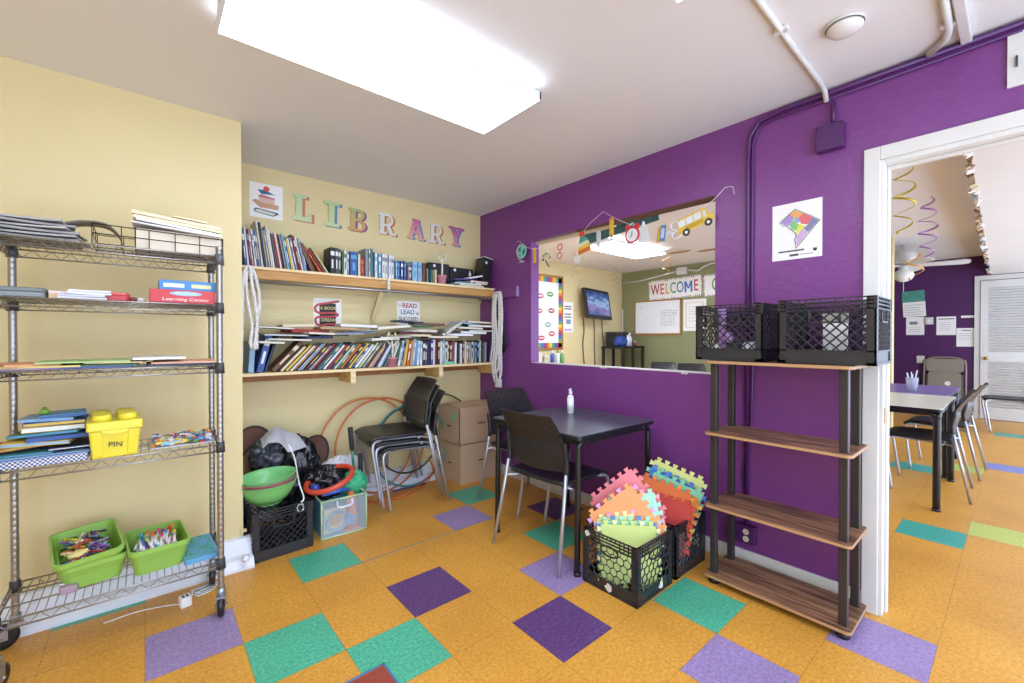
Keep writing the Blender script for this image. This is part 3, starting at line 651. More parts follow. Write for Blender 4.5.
# upper shelf, left run leaning to the left
zb = 1.7005
x = .47 + .01
seq = ['blue', 'white', 'maroon', 'pink', 'white', 'blue', 'grey', 'white', 'navy', 'tan', 'light blue', 'cream', 'white', 'dark grey', 'red', 'white', 'maroon', 'grey', 'light blue', 'teal', 'yellow', 'white', 'grey', 'maroon', 'red', 'white', 'light blue', 'blue']
hs = [.235, .25, .235, .23, .24, .235, .23, .305, .29, .245, .25, .275, .255, .23, .225, .24, .235, .23, .235, .225, .21, .22, .225, .245, .24, .235, .225, .205]
n = len(seq); xr = .86
pos = []
for i, c in enumerate(seq):
    lean = -lerp(5, 13, i / n)
    pos.append((c, hs[i], lean))
span = (xr - x) / n; k = 0
for i, (c, h, lean) in enumerate(pos):
    th = span * math.cos(R(lean)) * .94
    xx = .475 + .012 + i * span + (0 if i else 0)
    big = ' tall' if h > .27 else ' thin'
    book(xx, 3.20 + rb.uniform(-.012, .01), zb, th, h, rb.uniform(.15, .19), lean, c, '%s%s book, %s from the left in the leaning upper shelf run' % (c, big, ordn(i)),
         'books leaning at the left of the upper shelf', band=rb.choice([None, None, None, 'white', 'cream', 'grey']))
# falling books
book(.885, 3.20, zb, .03, .20, .17, -24, 'brown', 'brown wooden looking thick book slumped left, beside the thin leaning run', 'slumped books on the upper shelf')
book(.945, 3.20, zb, .014, .20, .16, -33, 'orange', 'orange picture book slumped left on the upper shelf', 'slumped books on the upper shelf', band='red')
book(.968, 3.20, zb, .012, .19, .16, -34, 'red', 'red thin book slumped left beneath the pale green one', 'slumped books on the upper shelf')
book(.990, 3.20, zb, .014, .205, .16, -33, 'pale green', 'pale green book slumped left before the black ring binder', 'slumped books on the upper shelf', band='yellow')
# upright books in the middle of the upper shelf
up = [(1.01, .034, .19, 'black', 'white', 'thick black binder standing right of the slumped green book'), (1.046, .022, .19, 'dark grey', 'white', 'dark grey book with white lettering right of the black binder'),
      (1.07, .022, .188, 'dark grey', 'cream', 'second dark grey lettered book, left of the thin green spine'), (1.094, .012, .16, 'green', None, 'short thin green spined book among grey books'),
      (1.108, .022, .18, 'white', 'green', 'white book with green marks left of the big blue volume'), (1.132, .018, .18, 'grey', 'white', 'grey white book touching the big blue volume'),
      (1.152, .056, .178, 'blue', 'sky blue', 'broad blue volume standing near the middle of the upper shelf'), (1.21, .02, .165, 'cream', None, 'cream thin book right of the broad blue volume'),
      (1.232, .032, .142, 'red', 'orange', 'short red brown book standing amid tall grey ones'), (1.266, .024, .215, 'grey', None, 'tall pale grey folder above the short red book'),
      (1.292, .014, .21, 'white', 'teal', 'tall white thin book left of the teal spine'), (1.308, .018, .218, 'teal', None, 'tallest teal spined book of the upper shelf middle'),
      (1.328, .014, .195, 'dark grey', None, 'dark grey thin book right of the teal spine'), (1.344, .024, .19, 'white', 'light blue', 'white book left of the sky blue spine'),
      (1.37, .026, .19, 'sky blue', 'white', 'sky blue spined book beside the white files'), (1.398, .026, .192, 'white', 'grey', 'leftmost of four white ruled files by the shelf bracket'),
      (1.426, .024, .192, 'white', 'grey', 'second of four white ruled files by the shelf bracket'), (1.452, .024, .190, 'white', 'light blue', 'third of four white ruled files by the shelf bracket'),
      (1.478, .022, .188, 'white', 'grey', 'rightmost of four white ruled files by the shelf bracket'),
      (1.512, .012, .152, 'light blue', 'white', 'pale blue thin book just right of the shelf bracket'), (1.526, .026, .155, 'blue', 'sky blue', 'first of three blue patterned books right of the bracket'),
      (1.554, .024, .155, 'blue', 'white', 'middle of three blue patterned books right of the bracket'), (1.58, .022, .155, 'blue', 'sky blue', 'last of three blue patterned books right of the bracket'),
      (1.604, .014, .125, 'brown', None, 'short brown book before the striped pair'), (1.62, .012, .13, 'pink', 'white', 'pink striped short book on the upper shelf'),
      (1.634, .018, .13, 'dark grey', 'white', 'dark grey short book left of the light blue volumes'), (1.654, .048, .162, 'light blue', 'sky blue', 'left of two thick light blue volumes'),
      (1.704, .036, .162, 'light blue', 'sky blue', 'right of two thick light blue volumes'), (1.742, .03, .16, 'brown', None, 'brown folder leaning behind the light blue volumes'),
      (1.79, .014, .12, 'grey', None, 'small grey book left of the tan one by the pot'), (1.83, .012, .11, 'teal', None, 'small teal book left of the tan one by the pot'), (1.86, .02, .115, 'cream', None, 'small cream book touching the pink pot, upper shelf')]
for x, th, h, c, bnd, lab in up:
    book(x + th, 3.20 + rb.uniform(-.008, .008), zb, th, h, rb.uniform(.13, .17), 0 if c != 'brown' else 3, c, lab, 'upright books on the upper shelf', band=bnd)
# black boxes and flat magazines at the right of the upper shelf
for k, (x, w, z1, lab, rot) in enumerate([(1.87, .20, .195, 'black box with white print behind the pink pot', 0), (2.08, .25, .178, 'black box with white print, middle of the upper shelf right end', 0)]):
    t = E('storage_box', lab, 'box', T(x, 3.30, zb, 0), 'black printed boxes on the upper shelf')
    G('box', MB().box(0, w, 0, .09, 0, z1), mat('black_card', '#18181b', .4), t, bevel=.002)
    text('print', 'Portfolio' if 0 else '- - - -', .03, M_WSTR, t, w / 2, .05, 0, base=Matrix(((1, 0, 0, 0), (0, 0, -1, -.0006), (0, 1, 0, 0), (0, 0, 0, 1))))
    G('round_sticker', MB().disc_plate(.05, z1 - .025, .013, 0, .0008, M=Matrix(((1, 0, 0, 0), (0, 0, -1, 0), (0, 1, 0, 0), (0, 0, 0, 1)))), M_WSTR, t)
t = E('storage_box', 'tall black box tilted right against the purple wall', 'box', T(2.335, 3.20, zb + .012, 0) @ Matrix.Rotation(R(11), 4, 'Y'), 'black printed boxes on the upper shelf')
G('box', MB().box(0, .10, 0, .13, 0, .285), mat('black_card', '#18181b', .4), t, bevel=.002)
G('round_sticker', MB().disc_plate(.03, .235, .013, 0, .0008, M=Matrix(((1, 0, 0, 0), (0, 0, -1, 0), (0, 1, 0, 0), (0, 0, 0, 1)))), M_WSTR, t)
G('white_edge', MB().box(-.001, .101, -.001, .131, .281, .287), M_WSTR, t)
def flat(x, y, z, w, d, th, c, yaw, label, group, tx=0, ty=0, name='book', page=None):
    m = MB(); cv = min(.0015, th * .25)
    if name == 'book' and page is None and (len(label) + int(x * 100)) % 5 < 3: m.box(-w / 2, w / 2, -d / 2 - .0008, -d / 2 + .0015, 0, th, 0)
    m.box(-w / 2, w / 2, -d / 2, d / 2, 0, cv, 0).box(-w / 2, w / 2, -d / 2, d / 2, th - cv, th, 0).box(-w / 2, -w / 2 + .002, -d / 2, d / 2, 0, th, 0)
    m.box(-w / 2 + .002, w / 2 - .003, -d / 2 + .003, d / 2 - .003, cv, th - cv, 1)
    return G(name, m, [col(NAMED[c]), col(NAMED[page]) if page else M_PAGE], M=T(x, y, z, yaw) @ Matrix.Rotation(R(ty), 4, 'Y') @ Matrix.Rotation(R(tx), 4, 'X'), label=label, cat='book' if name == 'book' else name, group=group)
for k, (x, z, w, th, c, yaw, ty, lab) in enumerate([(2.22, 0, .27, .012, 'grey', 2, 0, 'grey magazine at the bottom of the upper shelf pile'), (2.19, .013, .28, .012, 'light blue', -3, 0, 'pale blue magazine second from the bottom of the upper shelf pile'),
        (2.29, .026, .2, .012, 'cream', 6, 0, 'cream booklet jutting right in the upper shelf pile'), (2.17, .027, .18, .01, 'teal', -8, 0, 'teal booklet in the middle of the upper shelf pile'),
        (2.30, .039, .2, .014, 'pink', 3, 0, 'pink white booklet near the top of the upper shelf pile'), (2.15, .055, .24, .012, 'purple', 5, -7, 'lilac magazine tilted on top of the upper shelf pile'),
        (2.24, .075, .2, .012, 'white', -4, -12, 'white magazine topmost of the upper shelf pile')]):
    flat(x, 3.235, zb + z, w, .15, th, c, yaw, lab, 'magazines piled at the right of the upper shelf', ty=ty)
t = E('glue_bottle', 'tiny white bottle before the black box on the upper shelf', 'bottle', T(2.235, 3.215, zb + .096))
G('bottle', MB().lathe([(0, 0), (.012, 0), (.012, .022), (.006, .032), (.003, .05), (0, .05)], 12), col('#d8cfe2'), t)
# potted sticks
def pot_plant(x, y, z, s, lab, seed):
    t = E('potted_plant', lab, 'plant pot', T(x, y, z), 'pink pots with white stems on the shelves')
    G('pot', MB().olathe([(.0, 0), (.030 * s, 0), (.038 * s, .062), (.041 * s, .062), (.041 * s, .072), (.036 * s, .072), (.034 * s, .055), (0, .055)], 20), mat('pink_pot', '#d98f9d', .5), t)
    r = random.Random(seed); m = MB()
    m.tube([(0, 0, .05), (.004, 0, .15), (.0, 0, .22)], [.009, .008, .006], 7)
    for k in range(8):
        a = r.uniform(0, 2 * PI); z0 = r.uniform(.14, .21); L = r.uniform(.04, .07)
        m.tube(arc([(0, 0, z0), (math.cos(a) * L * .6, math.sin(a) * L * .3, z0 + L * .4), (math.cos(a) * L * .9, math.sin(a) * L * .4, z0 + L * 1.1)], 3), .0045, 6)
    st = G('stem', m, mat('white_stem', '#e1dccb', .6), t)
    b = MB()
    for k in range(5):
        a = r.uniform(0, 2 * PI); b.blob((math.cos(a) * .03, math.sin(a) * .015, r.uniform(.22, .27)), .009, .006, .02, .1, 3, k, 6)
    G('leaf', b, col('#c9c69a'), t)
pot_plant(1.925, 3.185, zb, 1., 'pink pot of white stems on the upper shelf by the black boxes', 3)
pot_plant(1.472, 3.18, 1.0155, 1., 'pink pot of white stems on the lower shelf before the books', 8)

# lower shelf
zl = 1.0155
book(.495 + .04, 3.20, zl, .035, .205, .17, 3, 'light blue', 'light blue folder at the left end of the lower shelf, behind the rope', 'books leaning on the lower shelf')
b0 = book(.585, 3.19, zl, .04, .25, .18, 13, 'blue', 'big blue lettered book leaning beside the white rope', 'books leaning on the lower shelf', band='white')
book(.608, 3.21, zl, .016, .25, .17, 17, 'navy', 'navy book leaning behind the big blue lettered book', 'books leaning on the lower shelf')
cols = ['brown', 'cream', 'yellow', 'white', 'orange', 'light blue', 'grey', 'maroon', 'light blue', 'red', 'dark grey', 'teal', 'white', 'red', 'navy', 'white', 'green', 'orange', 'navy', 'yellow', 'blue', 'white', 'pale green', 'grey', 'brown', 'cream', 'pink', 'navy', 'white', 'light blue', 'teal', 'tan', 'cream', 'white', 'green']
xx = .655; i = 0
for i, c in enumerate(cols):
    t_ = i / len(cols); lean = lerp(43, 36, t_) if i < 24 else lerp(38, 18, (i - 24) / 11)
    th = .030 if i == 0 else rb.uniform(.0115, .019); h = rb.uniform(.215, .245) if i < 24 else rb.uniform(.185, .22)
    if i == 0: h = .255
    book(xx, 3.195 + rb.uniform(-.01, .012), zl, th, h, rb.uniform(.14, .18), lean, c, '%s book, %s from the left in the steeply leaning lower shelf run' % (c, ordn(i)), 'books leaning on the lower shelf', band=rb.choice([None, 'white', 'cream', None, 'yellow', None]))
    nxt = rb.uniform(.0125, .0185)
    xx += th / math.cos(R(lean)) + .0035
xx = max(xx, 1.50) + .01
cols2 = ['white', 'grey', 'yellow', 'orange', 'tan', 'light blue', 'sky blue', 'white', 'white', 'black', 'purple', 'navy', 'purple', 'white', 'maroon', 'maroon', 'white', 'light blue', 'white', 'brown', 'dark grey', 'red', 'white', 'navy', 'white', 'brown', 'cream', 'tan', 'grey', 'cream', 'navy', 'light blue', 'black', 'cream', 'dark grey', 'grey', 'navy']
n2 = len(cols2); step = (2.425 - xx) / n2
for i, c in enumerate(cols2):
    lean = lerp(12, 2, i / 9) if i < 9 else rb.choice([0, 1, 1.5, .5])
    th = step * .93; h = rb.uniform(.19, .222) if i < 20 else rb.uniform(.17, .205)
    book(xx + th + i * step, 3.2 + rb.uniform(-.012, .01), zl, th, h, rb.uniform(.13, .17), lean, c, '%s book, %s in the upright run right of the lower pink pot' % (c, ordn(i)), 'upright books on the lower shelf', band=rb.choice(['white', 'cream', 'black', 'light blue', None]))
# flat piles lying over the uprights
rp = random.Random(21)
pilecols = ['cream', 'tan', 'grey', 'black', 'green', 'maroon', 'white', 'blue', 'light blue', 'brown', 'white', 'dark grey', 'red', 'cream', 'navy', 'white']
def top_z(x): return 1.203 if x < 1.35 else 1.222 if x < 1.62 else 1.24
piles = [('left', [(.62, 7), (.76, 4), (.90, 0), (1.02, -2), (.72, 3), (.92, 5), (1.14, -3), (1.24, -5), (.86, 1), (1.06, 2), (1.22, 4), (.66, 8), (.80, -6)]),
         ('middle', [(1.40, -8), (1.50, -3), (1.68, 2), (1.60, -10), (1.74, 0), (1.50, -14), (1.70, 3), (1.80, 2), (1.62, 7)]),
         ('right', [(1.94, 0), (2.08, 2), (2.24, 3), (2.34, 1), (2.02, -4), (2.22, 6), (2.33, 4), (2.18, 8), (2.30, 5)])]
for pn, items in piles:
    hgt = {}
    for i, (x, ty) in enumerate(items):
        w = rp.uniform(.2, .28); d = rp.uniform(.16, .2); th = rp.uniform(.009, .021)
        ks = range(int((x - w / 2) * 40), int((x + w / 2) * 40) + 1)
        z = max([hgt.get(k, top_z(x)) for k in ks])
        c = pilecols[(i * 5 + len(pn)) % len(pilecols)]
        flat(x, 3.245 + rp.uniform(-.02, .02), z + abs(math.sin(R(ty * .35))) * w / 2 * .5, w, d, th, c, rp.uniform(-24, 24), '%s book lying flat in the %s pile over the lower shelf books, %s laid' % (c, pn, ordn(i)), 'books lying flat over the lower shelf books', ty=ty * .35)
        for k in ks: hgt[k] = z + th + .001
book_o = E('open_book', 'splayed pale book propped open atop the right pile of the lower shelf', 'book', T(2.04, 3.22, 1.325))
m = MB()
for s, a in ((1, -33), (1, -25)):
    m.box(-.11, .11, -.08, .08, 0, .006, 0, Matrix.Rotation(R(a), 4, 'Y') @ Matrix.Translation((0, 0, (a + 33) * .0025)))
G('cover', m, col('#b9b9b4'), book_o)
G('pages', MB().box(-.105, .105, -.077, .077, .006, .019, 0, Matrix.Rotation(R(-31), 4, 'Y')), M_PAGE, book_o)
t = E('plastic_case', 'small green plastic case at the front of the lower shelf', 'case', T(1.99, 3.175, zl))
G('case', MB().rbox(-.055, .055, -.014, .014, 0, .022, .01), mat('mint_plastic', '#7cc4a0', .4), t, bevel=.004)
# ------------------------------------------------------------------ chrome wire shelving rack
RX0, RX1, RY0, RY1 = -.405, .252, 2.30, 2.62
SH = [.25, .77, 1.12, 1.385, 1.60]
rack = E('wire_shelving_rack', 'tall chrome wire shelving rack on black wheels by the left cream wall', 'shelving rack', T(0, 0, 0))
def post_mb():
    m = MB(); prof = [(0, .115), (.0125, .115)]
    z = .125
    while z < 1.62:
        prof += [(.0125, z), (.0121, z + .0015), (.0125, z + .003)]; z += .0254
    prof += [(.0125, 1.63), (.014, 1.632), (.014, 1.645), (0, 1.648)]
    return m.lathe(prof, 14)
pm = None
for (x, y) in ((RX0, RY0), (RX1, RY0), (RX0, RY1), (RX1, RY1)):
    if pm is None: p = pm = G('post', post_mb(), M_CHROME, rack, T(x, y, 0))
    else: p = pm.copy(); C.objects.link(p); p.parent = rack; p.matrix_local = T(x, y, 0)
    for z in SH: G('sleeve', MB().lathe([(0, z - .035), (.019, z - .035), (.016, z + .012), (0, z + .012)], 14), M_DK if z < 1.5 else mat('grey_sleeve', '#55555a', .35), p)
def wire_shelf(z):
    m = MB(); x0, x1, y0, y1 = RX0, RX1, RY0, RY1
    for y in (y0 - .008, y1 + .008):
        for zz in (z, z - .03): m.tube([(x0, y, zz), (x1, y, zz)], .0032, 6)
        n = 12; pts = [(lerp(x0, x1, i / (2 * n)), y, z if i % 2 == 0 else z - .03) for i in range(2 * n + 1)]
        m.tube(pts, .0022, 5)
    for x in (x0 - .008, x1 + .008):
        for zz in (z, z - .03): m.tube([(x, y0, zz), (x, y1, zz)], .0032, 6)
        n = 6; m.tube([(x, lerp(y0, y1, i / (2 * n)), z if i % 2 == 0 else z - .03) for i in range(2 * n + 1)], .0022, 5)
    k = 27
    for i in range(1, k): m.tube([(lerp(x0, x1, i / k), y0 - .008, z + .003), (lerp(x0, x1, i / k), y1 + .008, z + .003)], .0017, 5)
    for t_ in (.33, .67): m.tube([(x0, lerp(y0, y1, t_), z), (x1, lerp(y0, y1, t_), z)], .003, 6)
    return m
for z in SH: G('wire_shelf', wire_shelf(z), M_CHROME, rack)
for (x, y, a, wo) in ((RX0, RY0, 70, .008), (RX1, RY0, 78, .008), (RX0, RY1, 188, .036), (RX1, RY1, 80, .008)):
    cs = G('caster', MB().lathe([(0, .096), (.017, .096), (.017, .128), (0, .128)], 12).box(-.022, .022, -.016, .016, .085, .097).box(wo - .016, wo + .008, -.019, -.016, .04, .09).box(wo - .016, wo + .008, .016, .019, .04, .09), mat('zinc', '#a9adb3', .3, .8), rack, T(x, y, 0, a))
    G('wheel', MB().lathe([(0, -.012), (.035, -.012), (.047, -.011), (.0495, -.004), (.0495, .004), (.047, .011), (.035, .012), (0, .012)], 24, M=Matrix.Translation((wo, 0, .05)) @ Matrix.Rotation(R(90), 4, 'X')), mat('black_rubber', '#161618', .35), cs)
    G('axle', MB().tube([(wo, -.024, .05), (wo, .024, .05)], .005, 8), M_CHROME, cs)
SZ = [z + .0055 for z in SH]
def sheetstack(name, label, cat, group, x, y, z, w, d, h, c, yaw=0, droop=0., n=10, ty=0, m=None, tx=0, nsheets=1):
    mb = MB()
    def f(u, v, zz): return ((u - .5) * w, (v - .5) * d, zz + droop * (2 * u - 1) ** 2)
    vs = []
    for zz in (0, h):
        for j in (0, 1):
            for i in range(n + 1): vs.append(f(i / n, j, zz))
    k = n + 1; fs = []
    for i in range(n):
        fs += [(i, k + i, k + i + 1, i + 1), (2 * k + i, 2 * k + i + 1, 3 * k + i + 1, 3 * k + i), (i, i + 1, 2 * k + i + 1, 2 * k + i), (k + i, 3 * k + i, 3 * k + i + 1, k + i + 1)]
    fs += [(0, 2 * k, 3 * k, k), (n, k + n, 3 * k + n, 2 * k + n)]
    mb.add(vs, fs)
    return G(name, mb, m or mat('paper_' + c, c, .6, noise_amt=.04), M=T(x, y, z, yaw) @ Matrix.Rotation(R(ty), 4, 'Y') @ Matrix.Rotation(R(tx), 4, 'X'), label=label, cat=cat, group=group)
# top shelf, left: bundle of grey newspapers
z = SZ[4]
for k, (c, w, yaw, dx, h) in enumerate([('#8b8a88', .34, 2, -.02, .009), ('#a5a4a1', .33, -5, .0, .007), ('#96938f', .35, 4, -.03, .008), ('#b5b4b0', .30, -9, -.01, .006), ('#8e8c8b', .33, 8, -.05, .008), ('#aaa8a4', .31, -3, -.06, .007)]):
    sheetstack('newspaper', '%s grey newspaper from the bottom in the pile on the top rack shelf' % ordn(k), 'newspaper', 'newspapers on the top rack shelf', -.305 + dx * .6, 2.46, z, w * .72, .26, h, c, yaw, .004, ty=0)
    z += h + .0062
# curled grey sheet bridging to the basket
m = MB()
pa = arc([(-.23, 0, .075), (-.17, 0, .098), (-.10, 0, .098), (-.06, 0, .06), (-.045, 0, .008)], 6)
vs = []; 
for p in pa:
    vs += [(p.x, -.05, p.z), (p.x, .07, p.z)]
m.add(vs, [(2 * i, 2 * i + 1, 2 * i + 3, 2 * i + 2) for i in range(len(pa) - 1)], sm=True)
G('curled_card', m, mat('grey_taupe_card', '#8d8577', .6), M=T(-.02, 2.44, SZ[4]), label='curled grey card arching between newspapers and the wire basket', cat='card', solid=.003)
# wire basket
t = E('wire_basket', 'low black wire basket holding file folders on the top rack shelf', 'basket', T(-.155, 2.335, SZ[4]))
W_, D_, H_ = .425, .25, .082
m = MB()
for zz in (.003, .045, H_):
    m.tube([(0, 0, zz), (W_, 0, zz * .95), (W_, D_, zz * .95), (0, D_, zz)], .0022, 6, closed=True)
for i in range(6):
    x = W_ * i / 5; m.tube([(x, 0, H_), (x, 0, .003), (x, D_, .003), (x, D_, H_)], .0018, 5)
for j in range(4):
    y = D_ * j / 3; m.tube([(0, y, H_), (0, y, .003), (W_, y, .003), (W_, y, H_)], .0018, 5)
G('wire_frame', m, mat('black_wire', '#2a2422', .4, .5), t)
t = E('file_box', 'pale beige open file box standing inside the wire basket', 'box', T(-.03, 2.35, SZ[4] + .004))
G('box', MB().box(0, .30, 0, .004, 0, .085).box(0, .30, .20, .204, 0, .085).box(0, .004, 0, .204, 0, .085).box(.296, .30, 0, .204, 0, .085).box(0, .30, 0, .204, 0, .003), mat('beige_card', '#d9cdb9', .7), t)
for k, (c, z0, w, h, yaw, ty, name, lab) in enumerate([('#e6e5e3', .092, .30, .006, -3, 4, 'paper_stack', 'white papers lying on the beige file box'), ('#f0f1f4', .101, .29, .008, 2, 5, 'paper_stack', 'brighter white paper stack under the manila folders'),
        ('#e2d5ad', .112, .30, .012, 0, 4, 'file_folder', 'thick manila folder under the topmost one on the rack'), ('#ead9b2', .127, .30, .012, -2, 5, 'file_folder', 'manila folder topmost of the pile on the wire basket'), ('#efe2c0', .142, .12, .004, 4, 3, 'folder_tab_sheet', 'small manila tab sheet lying on the folder pile')]):
    sheetstack(name, lab, 'folder' if 'folder' in name else 'papers', 'papers on the wire basket', .115 + (.03 if k == 4 else 0), 2.44, SZ[4] + z0 + .004, w, .23, h, c, yaw, 0, ty=ty)
# second shelf
z = SZ[3]
t = E('plastic_case', 'flat grey plastic case at the left of the second rack shelf', 'case', T(-.35, 2.40, z))
G('base', MB().rbox(-.07, .07, -.09, .09, 0, .018, .012), mat('grey_case', '#7f8586', .4), t, bevel=.002); G('lid', MB().rbox(-.072, .072, -.092, .092, .0185, .034, .012), mat('grey_case_lid', '#6b7273', .35), t, bevel=.003)
t = E('card_pack', 'small cream and pink card pack beside the grey case', 'pack', T(-.255, 2.38, z, 12))
G('pack', MB().box(-.025, .025, -.035, .035, 0, .02), col('#d9b58c'), t); G('label_strip', MB().box(-.026, .026, -.036, .036, .0201, .028), col('#e3c7cc'), t)
for k in range(4):
    sheetstack('bagged_papers', 'white glossy bagged papers, %s layer on the second rack shelf' % ordn(k), 'papers', 'bagged papers on the second rack shelf', -.185 + .008 * k, 2.40, z + .009 * k, .135 - .006 * k, .17, .0075, ['#d3d6dc', '#c8ccd6', '#dfe1e6', '#d5d8e2'][k], [3, -4, 5, 0][k], .001)
t = E('red_case', 'flat red plastic case with rounded ends on the second rack shelf', 'case', T(-.10, 2.40, z, -4))
G('base', MB().rbox(-.055, .055, -.06, .06, 0, .022, .015), mat('red_plastic', '#b93238', .35), t, bevel=.003); G('lid', MB().rbox(-.053, .053, -.058, .058, .0225, .033, .015), mat('red_plastic_pale', '#cf5a58', .3), t, bevel=.003)
for k, (x, c, lab) in enumerate([(-.035, '#7a3038', 'small maroon toy piece beside the red case'), (-.012, '#d5d9dd', 'small white toy piece between red case and game box')]):
    G('toy_piece', MB().blob((0, 0, .009), .016, .013, .009, .12, 3, k, 8), col(c), M=T(x, 2.36, z), label=lab, cat='toy')
t = E('game_box', 'red game box with white lettering on the second rack shelf', 'game box', T(.135, 2.415, z))
G('box', MB().box(-.12, .105, -.10, .10, 0, .055), mat('red_box', '#c0323a', .4), t, bevel=.002)
FB = Matrix(((1, 0, 0, 0), (0, 0, -1, -.1005), (0, 1, 0, 0), (0, 0, 0, 1)))
G('name_plate', MB().prism([(.04 * 1.4 * math.cos(k * PI / 8), .010 * math.sin(k * PI / 8) + .040) for k in range(16)], 0, .0005, M=FB), col('#8fb4d8'), t)
text('lettering', 'Word Family', .014, M_WSTR, t, 0, .04, .0006, base=FB)
text('lettering', 'Learning Center', .018, col('#f3e2d6'), t, 0, .015, .0002, base=FB, sx=1.35)
t = E('game_box', 'blue game box lying on the red one, second rack shelf', 'game box', T(.145, 2.425, z + .0555))
G('box', MB().box(-.10, .10, -.09, .09, 0, .042), mat('blue_box', '#4080b8', .4), t, bevel=.002)
G('label_panel', MB().box(-.085, -.015, -.0906, -.09, .012, .028), col('#e3e6ea'), t); G('label_panel', MB().box(.01, .08, -.0906, -.09, .012, .028), col('#d9cf9e'), t)
# third shelf: folders and sheets
z = SZ[2]
for k, (x, c, w, yaw, h, lab, dz) in enumerate([(-.33, '#8f7ca0', .17, 2, .006, 'purple grey folder lowest at the left of the third rack shelf', 0), (-.29, '#d8c06f', .22, -3, .007, 'yellow folder at the left of the third rack shelf', .0065), (-.34, '#dd9a72', .14, 14, .006, 'orange sheet bundle at the left end of the third rack shelf', .014),
        (-.145, '#4f5aa0', .20, 1, .006, 'blue folder lowest in the middle of the third rack shelf', 0), (-.12, '#3f6e4c', .20, -2, .006, 'dark green folder in the middle of the third rack shelf', .0068), (-.18, '#a8c884', .26, 2, .005, 'pale green sheets spread over the third rack shelf', .0215),
        (.115, '#3c4350', .22, 1, .008, 'dark folder at the right of the third rack shelf', 0), (.135, '#dba58c', .22, -3, .007, 'peach sheets at the right of the third rack shelf', .0085), (.04, '#eef0f2', .17, 3, .008, 'white booklet topmost on the third rack shelf', .0275), (-.08, '#dfc79a', .17, -6, .004, 'tan sheet bundle under the white booklet', .0168)]):
    sheetstack('file_folder' if 'folder' in lab else 'paper_sheets', lab, 'folder' if 'folder' in lab else 'papers', 'folders and sheets on the third rack shelf', x, 2.44, z + dz, w, .27, h, c, yaw, .0)
# fourth shelf
z = SZ[1]
t = E('mesh_tray', 'blue and white checked tray under the books on the fourth rack shelf', 'tray', T(-.29, 2.42, z))
ck = bpy.data.materials.new('checked_plastic'); ck.use_nodes = True
cn = ck.node_tree.nodes.new('ShaderNodeTexChecker'); cn.inputs['Scale'].default_value = 150; cn.inputs['Color1'].default_value = rgb('#39426e') + (1,); cn.inputs['Color2'].default_value = rgb('#d6d9e6') + (1,)
tcn = ck.node_tree.nodes.new('ShaderNodeTexCoord'); ck.node_tree.links.new(tcn.outputs['Object'], cn.inputs['Vector'])
ck.node_tree.links.new(cn.outputs['Color'], ck.node_tree.nodes['Principled BSDF'].inputs['Base Color'])
G('tray', MB().box(-.145, .12, -.115, .13, 0, .03), ck, t, bevel=.003)
rk = random.Random(5)
bookc = ['teal', 'navy', 'orange', 'green', 'blue', 'yellow', 'light blue', 'blue', 'sky blue', 'blue']
zz = z + .031
for k, (c, x, y, w, d, th, yaw) in enumerate([('light blue', -.28, 2.41, .25, .22, .008, 2), ('teal', -.33, 2.42, .16, .2, .008, -6), ('navy', -.22, 2.42, .14, .2, .008, 8), ('red', -.35, 2.45, .15, .16, .014, 12), ('yellow', -.30, 2.43, .18, .2, .014, -5), ('blue', -.25, 2.43, .19, .19, .014, 9),
        ('green', -.28, 2.46, .19, .18, .012, -9), ('yellow', -.27, 2.47, .17, .17, .02, 3), ('blue', -.265, 2.48, .17, .16, .015, 0), ('light blue', -.285, 2.49, .15, .15, .012, -4), ('sky blue', -.25, 2.48, .13, .14, .012, 5)]):
    flat(x, y, zz, w, d, th * .92, c, yaw, '%s picture book, %s from the bottom beside the yellow brick bin' % (c, ordn(k)), 'picture books stacked on the fourth rack shelf', page=['blue', 'sky blue', 'white', 'yellow', 'light blue'][k % 5], ty=[0, 0, 1, -2, 2, 0, -2, 1, 0, 2, -1][k])
    zz += th * .92 + .0012
t = E('toy_letter', 'small green foam toy piece on top of the picture book pile', 'toy', T(-.30, 2.46, zz)); G('foam_piece', MB().lathe([(0, 0), (.014, 0), (.016, .008), (.01, .018), (0, .02)], 12), col('#7aa83c'), t); G('foam_bump', MB().lathe([(0, .02), (.007, .02), (.006, .026), (0, .027)], 10), col('#5f8f30'), t)
# yellow brick shaped bin
t = E('storage_bin', 'yellow building brick shaped storage bin with studded lid, marked PIN', 'storage bin', T(-.098, 2.395, z, 4))
YB = mat('yellow_plastic', '#e3d23a', .35, noise_amt=.03)
w0, w1, d0, d1, hb = .066, .075, .10, .112, .108
m = MB(); m.prism(bx2(-w0, w0, -d0, d0), 0, hb, top=bx2(-w1, w1, -d1, d1))
body = G('bin_body', m, YB, t, bevel=.004)
for x0, x1 in ((-.07, -.037), (.037, .07)):
    G('front_rib', MB().prism([(x0 * .93, -d0 - .004), (x1 * .93, -d0 - .004), (x1 * .93, -d0 + .01), (x0 * .93, -d0 + .01)], .008, hb - .004, top=[(x0, -d1 - .004), (x1, -d1 - .004), (x1, -d1 + .01), (x0, -d1 + .01)]), YB, t, bevel=.003)
m = MB().rbox(-.082, .082, -.119, .119, hb, hb + .034, .008)
G('lid', m, YB, t, bevel=.004)
G('lid_lip', MB().prism([(.04 * math.cos(k * PI / 8 + PI), .016 * math.sin(k * PI / 8 + PI)) for k in range(9)], 0, .006, M=Matrix(((1, 0, 0, 0), (0, 0, -1, -.114), (0, 1, 0, hb + .001), (0, 0, 0, 1)))), YB, t)
for x in (-.038, .038):
    for y in (-.072, 0.0, .072): G('stud', MB().lathe([(0, hb + .034), (.030, hb + .034), (.029, hb + .054), (.024, hb + .058), (0, hb + .058)], 20, cx=x, cy=y), YB, t)
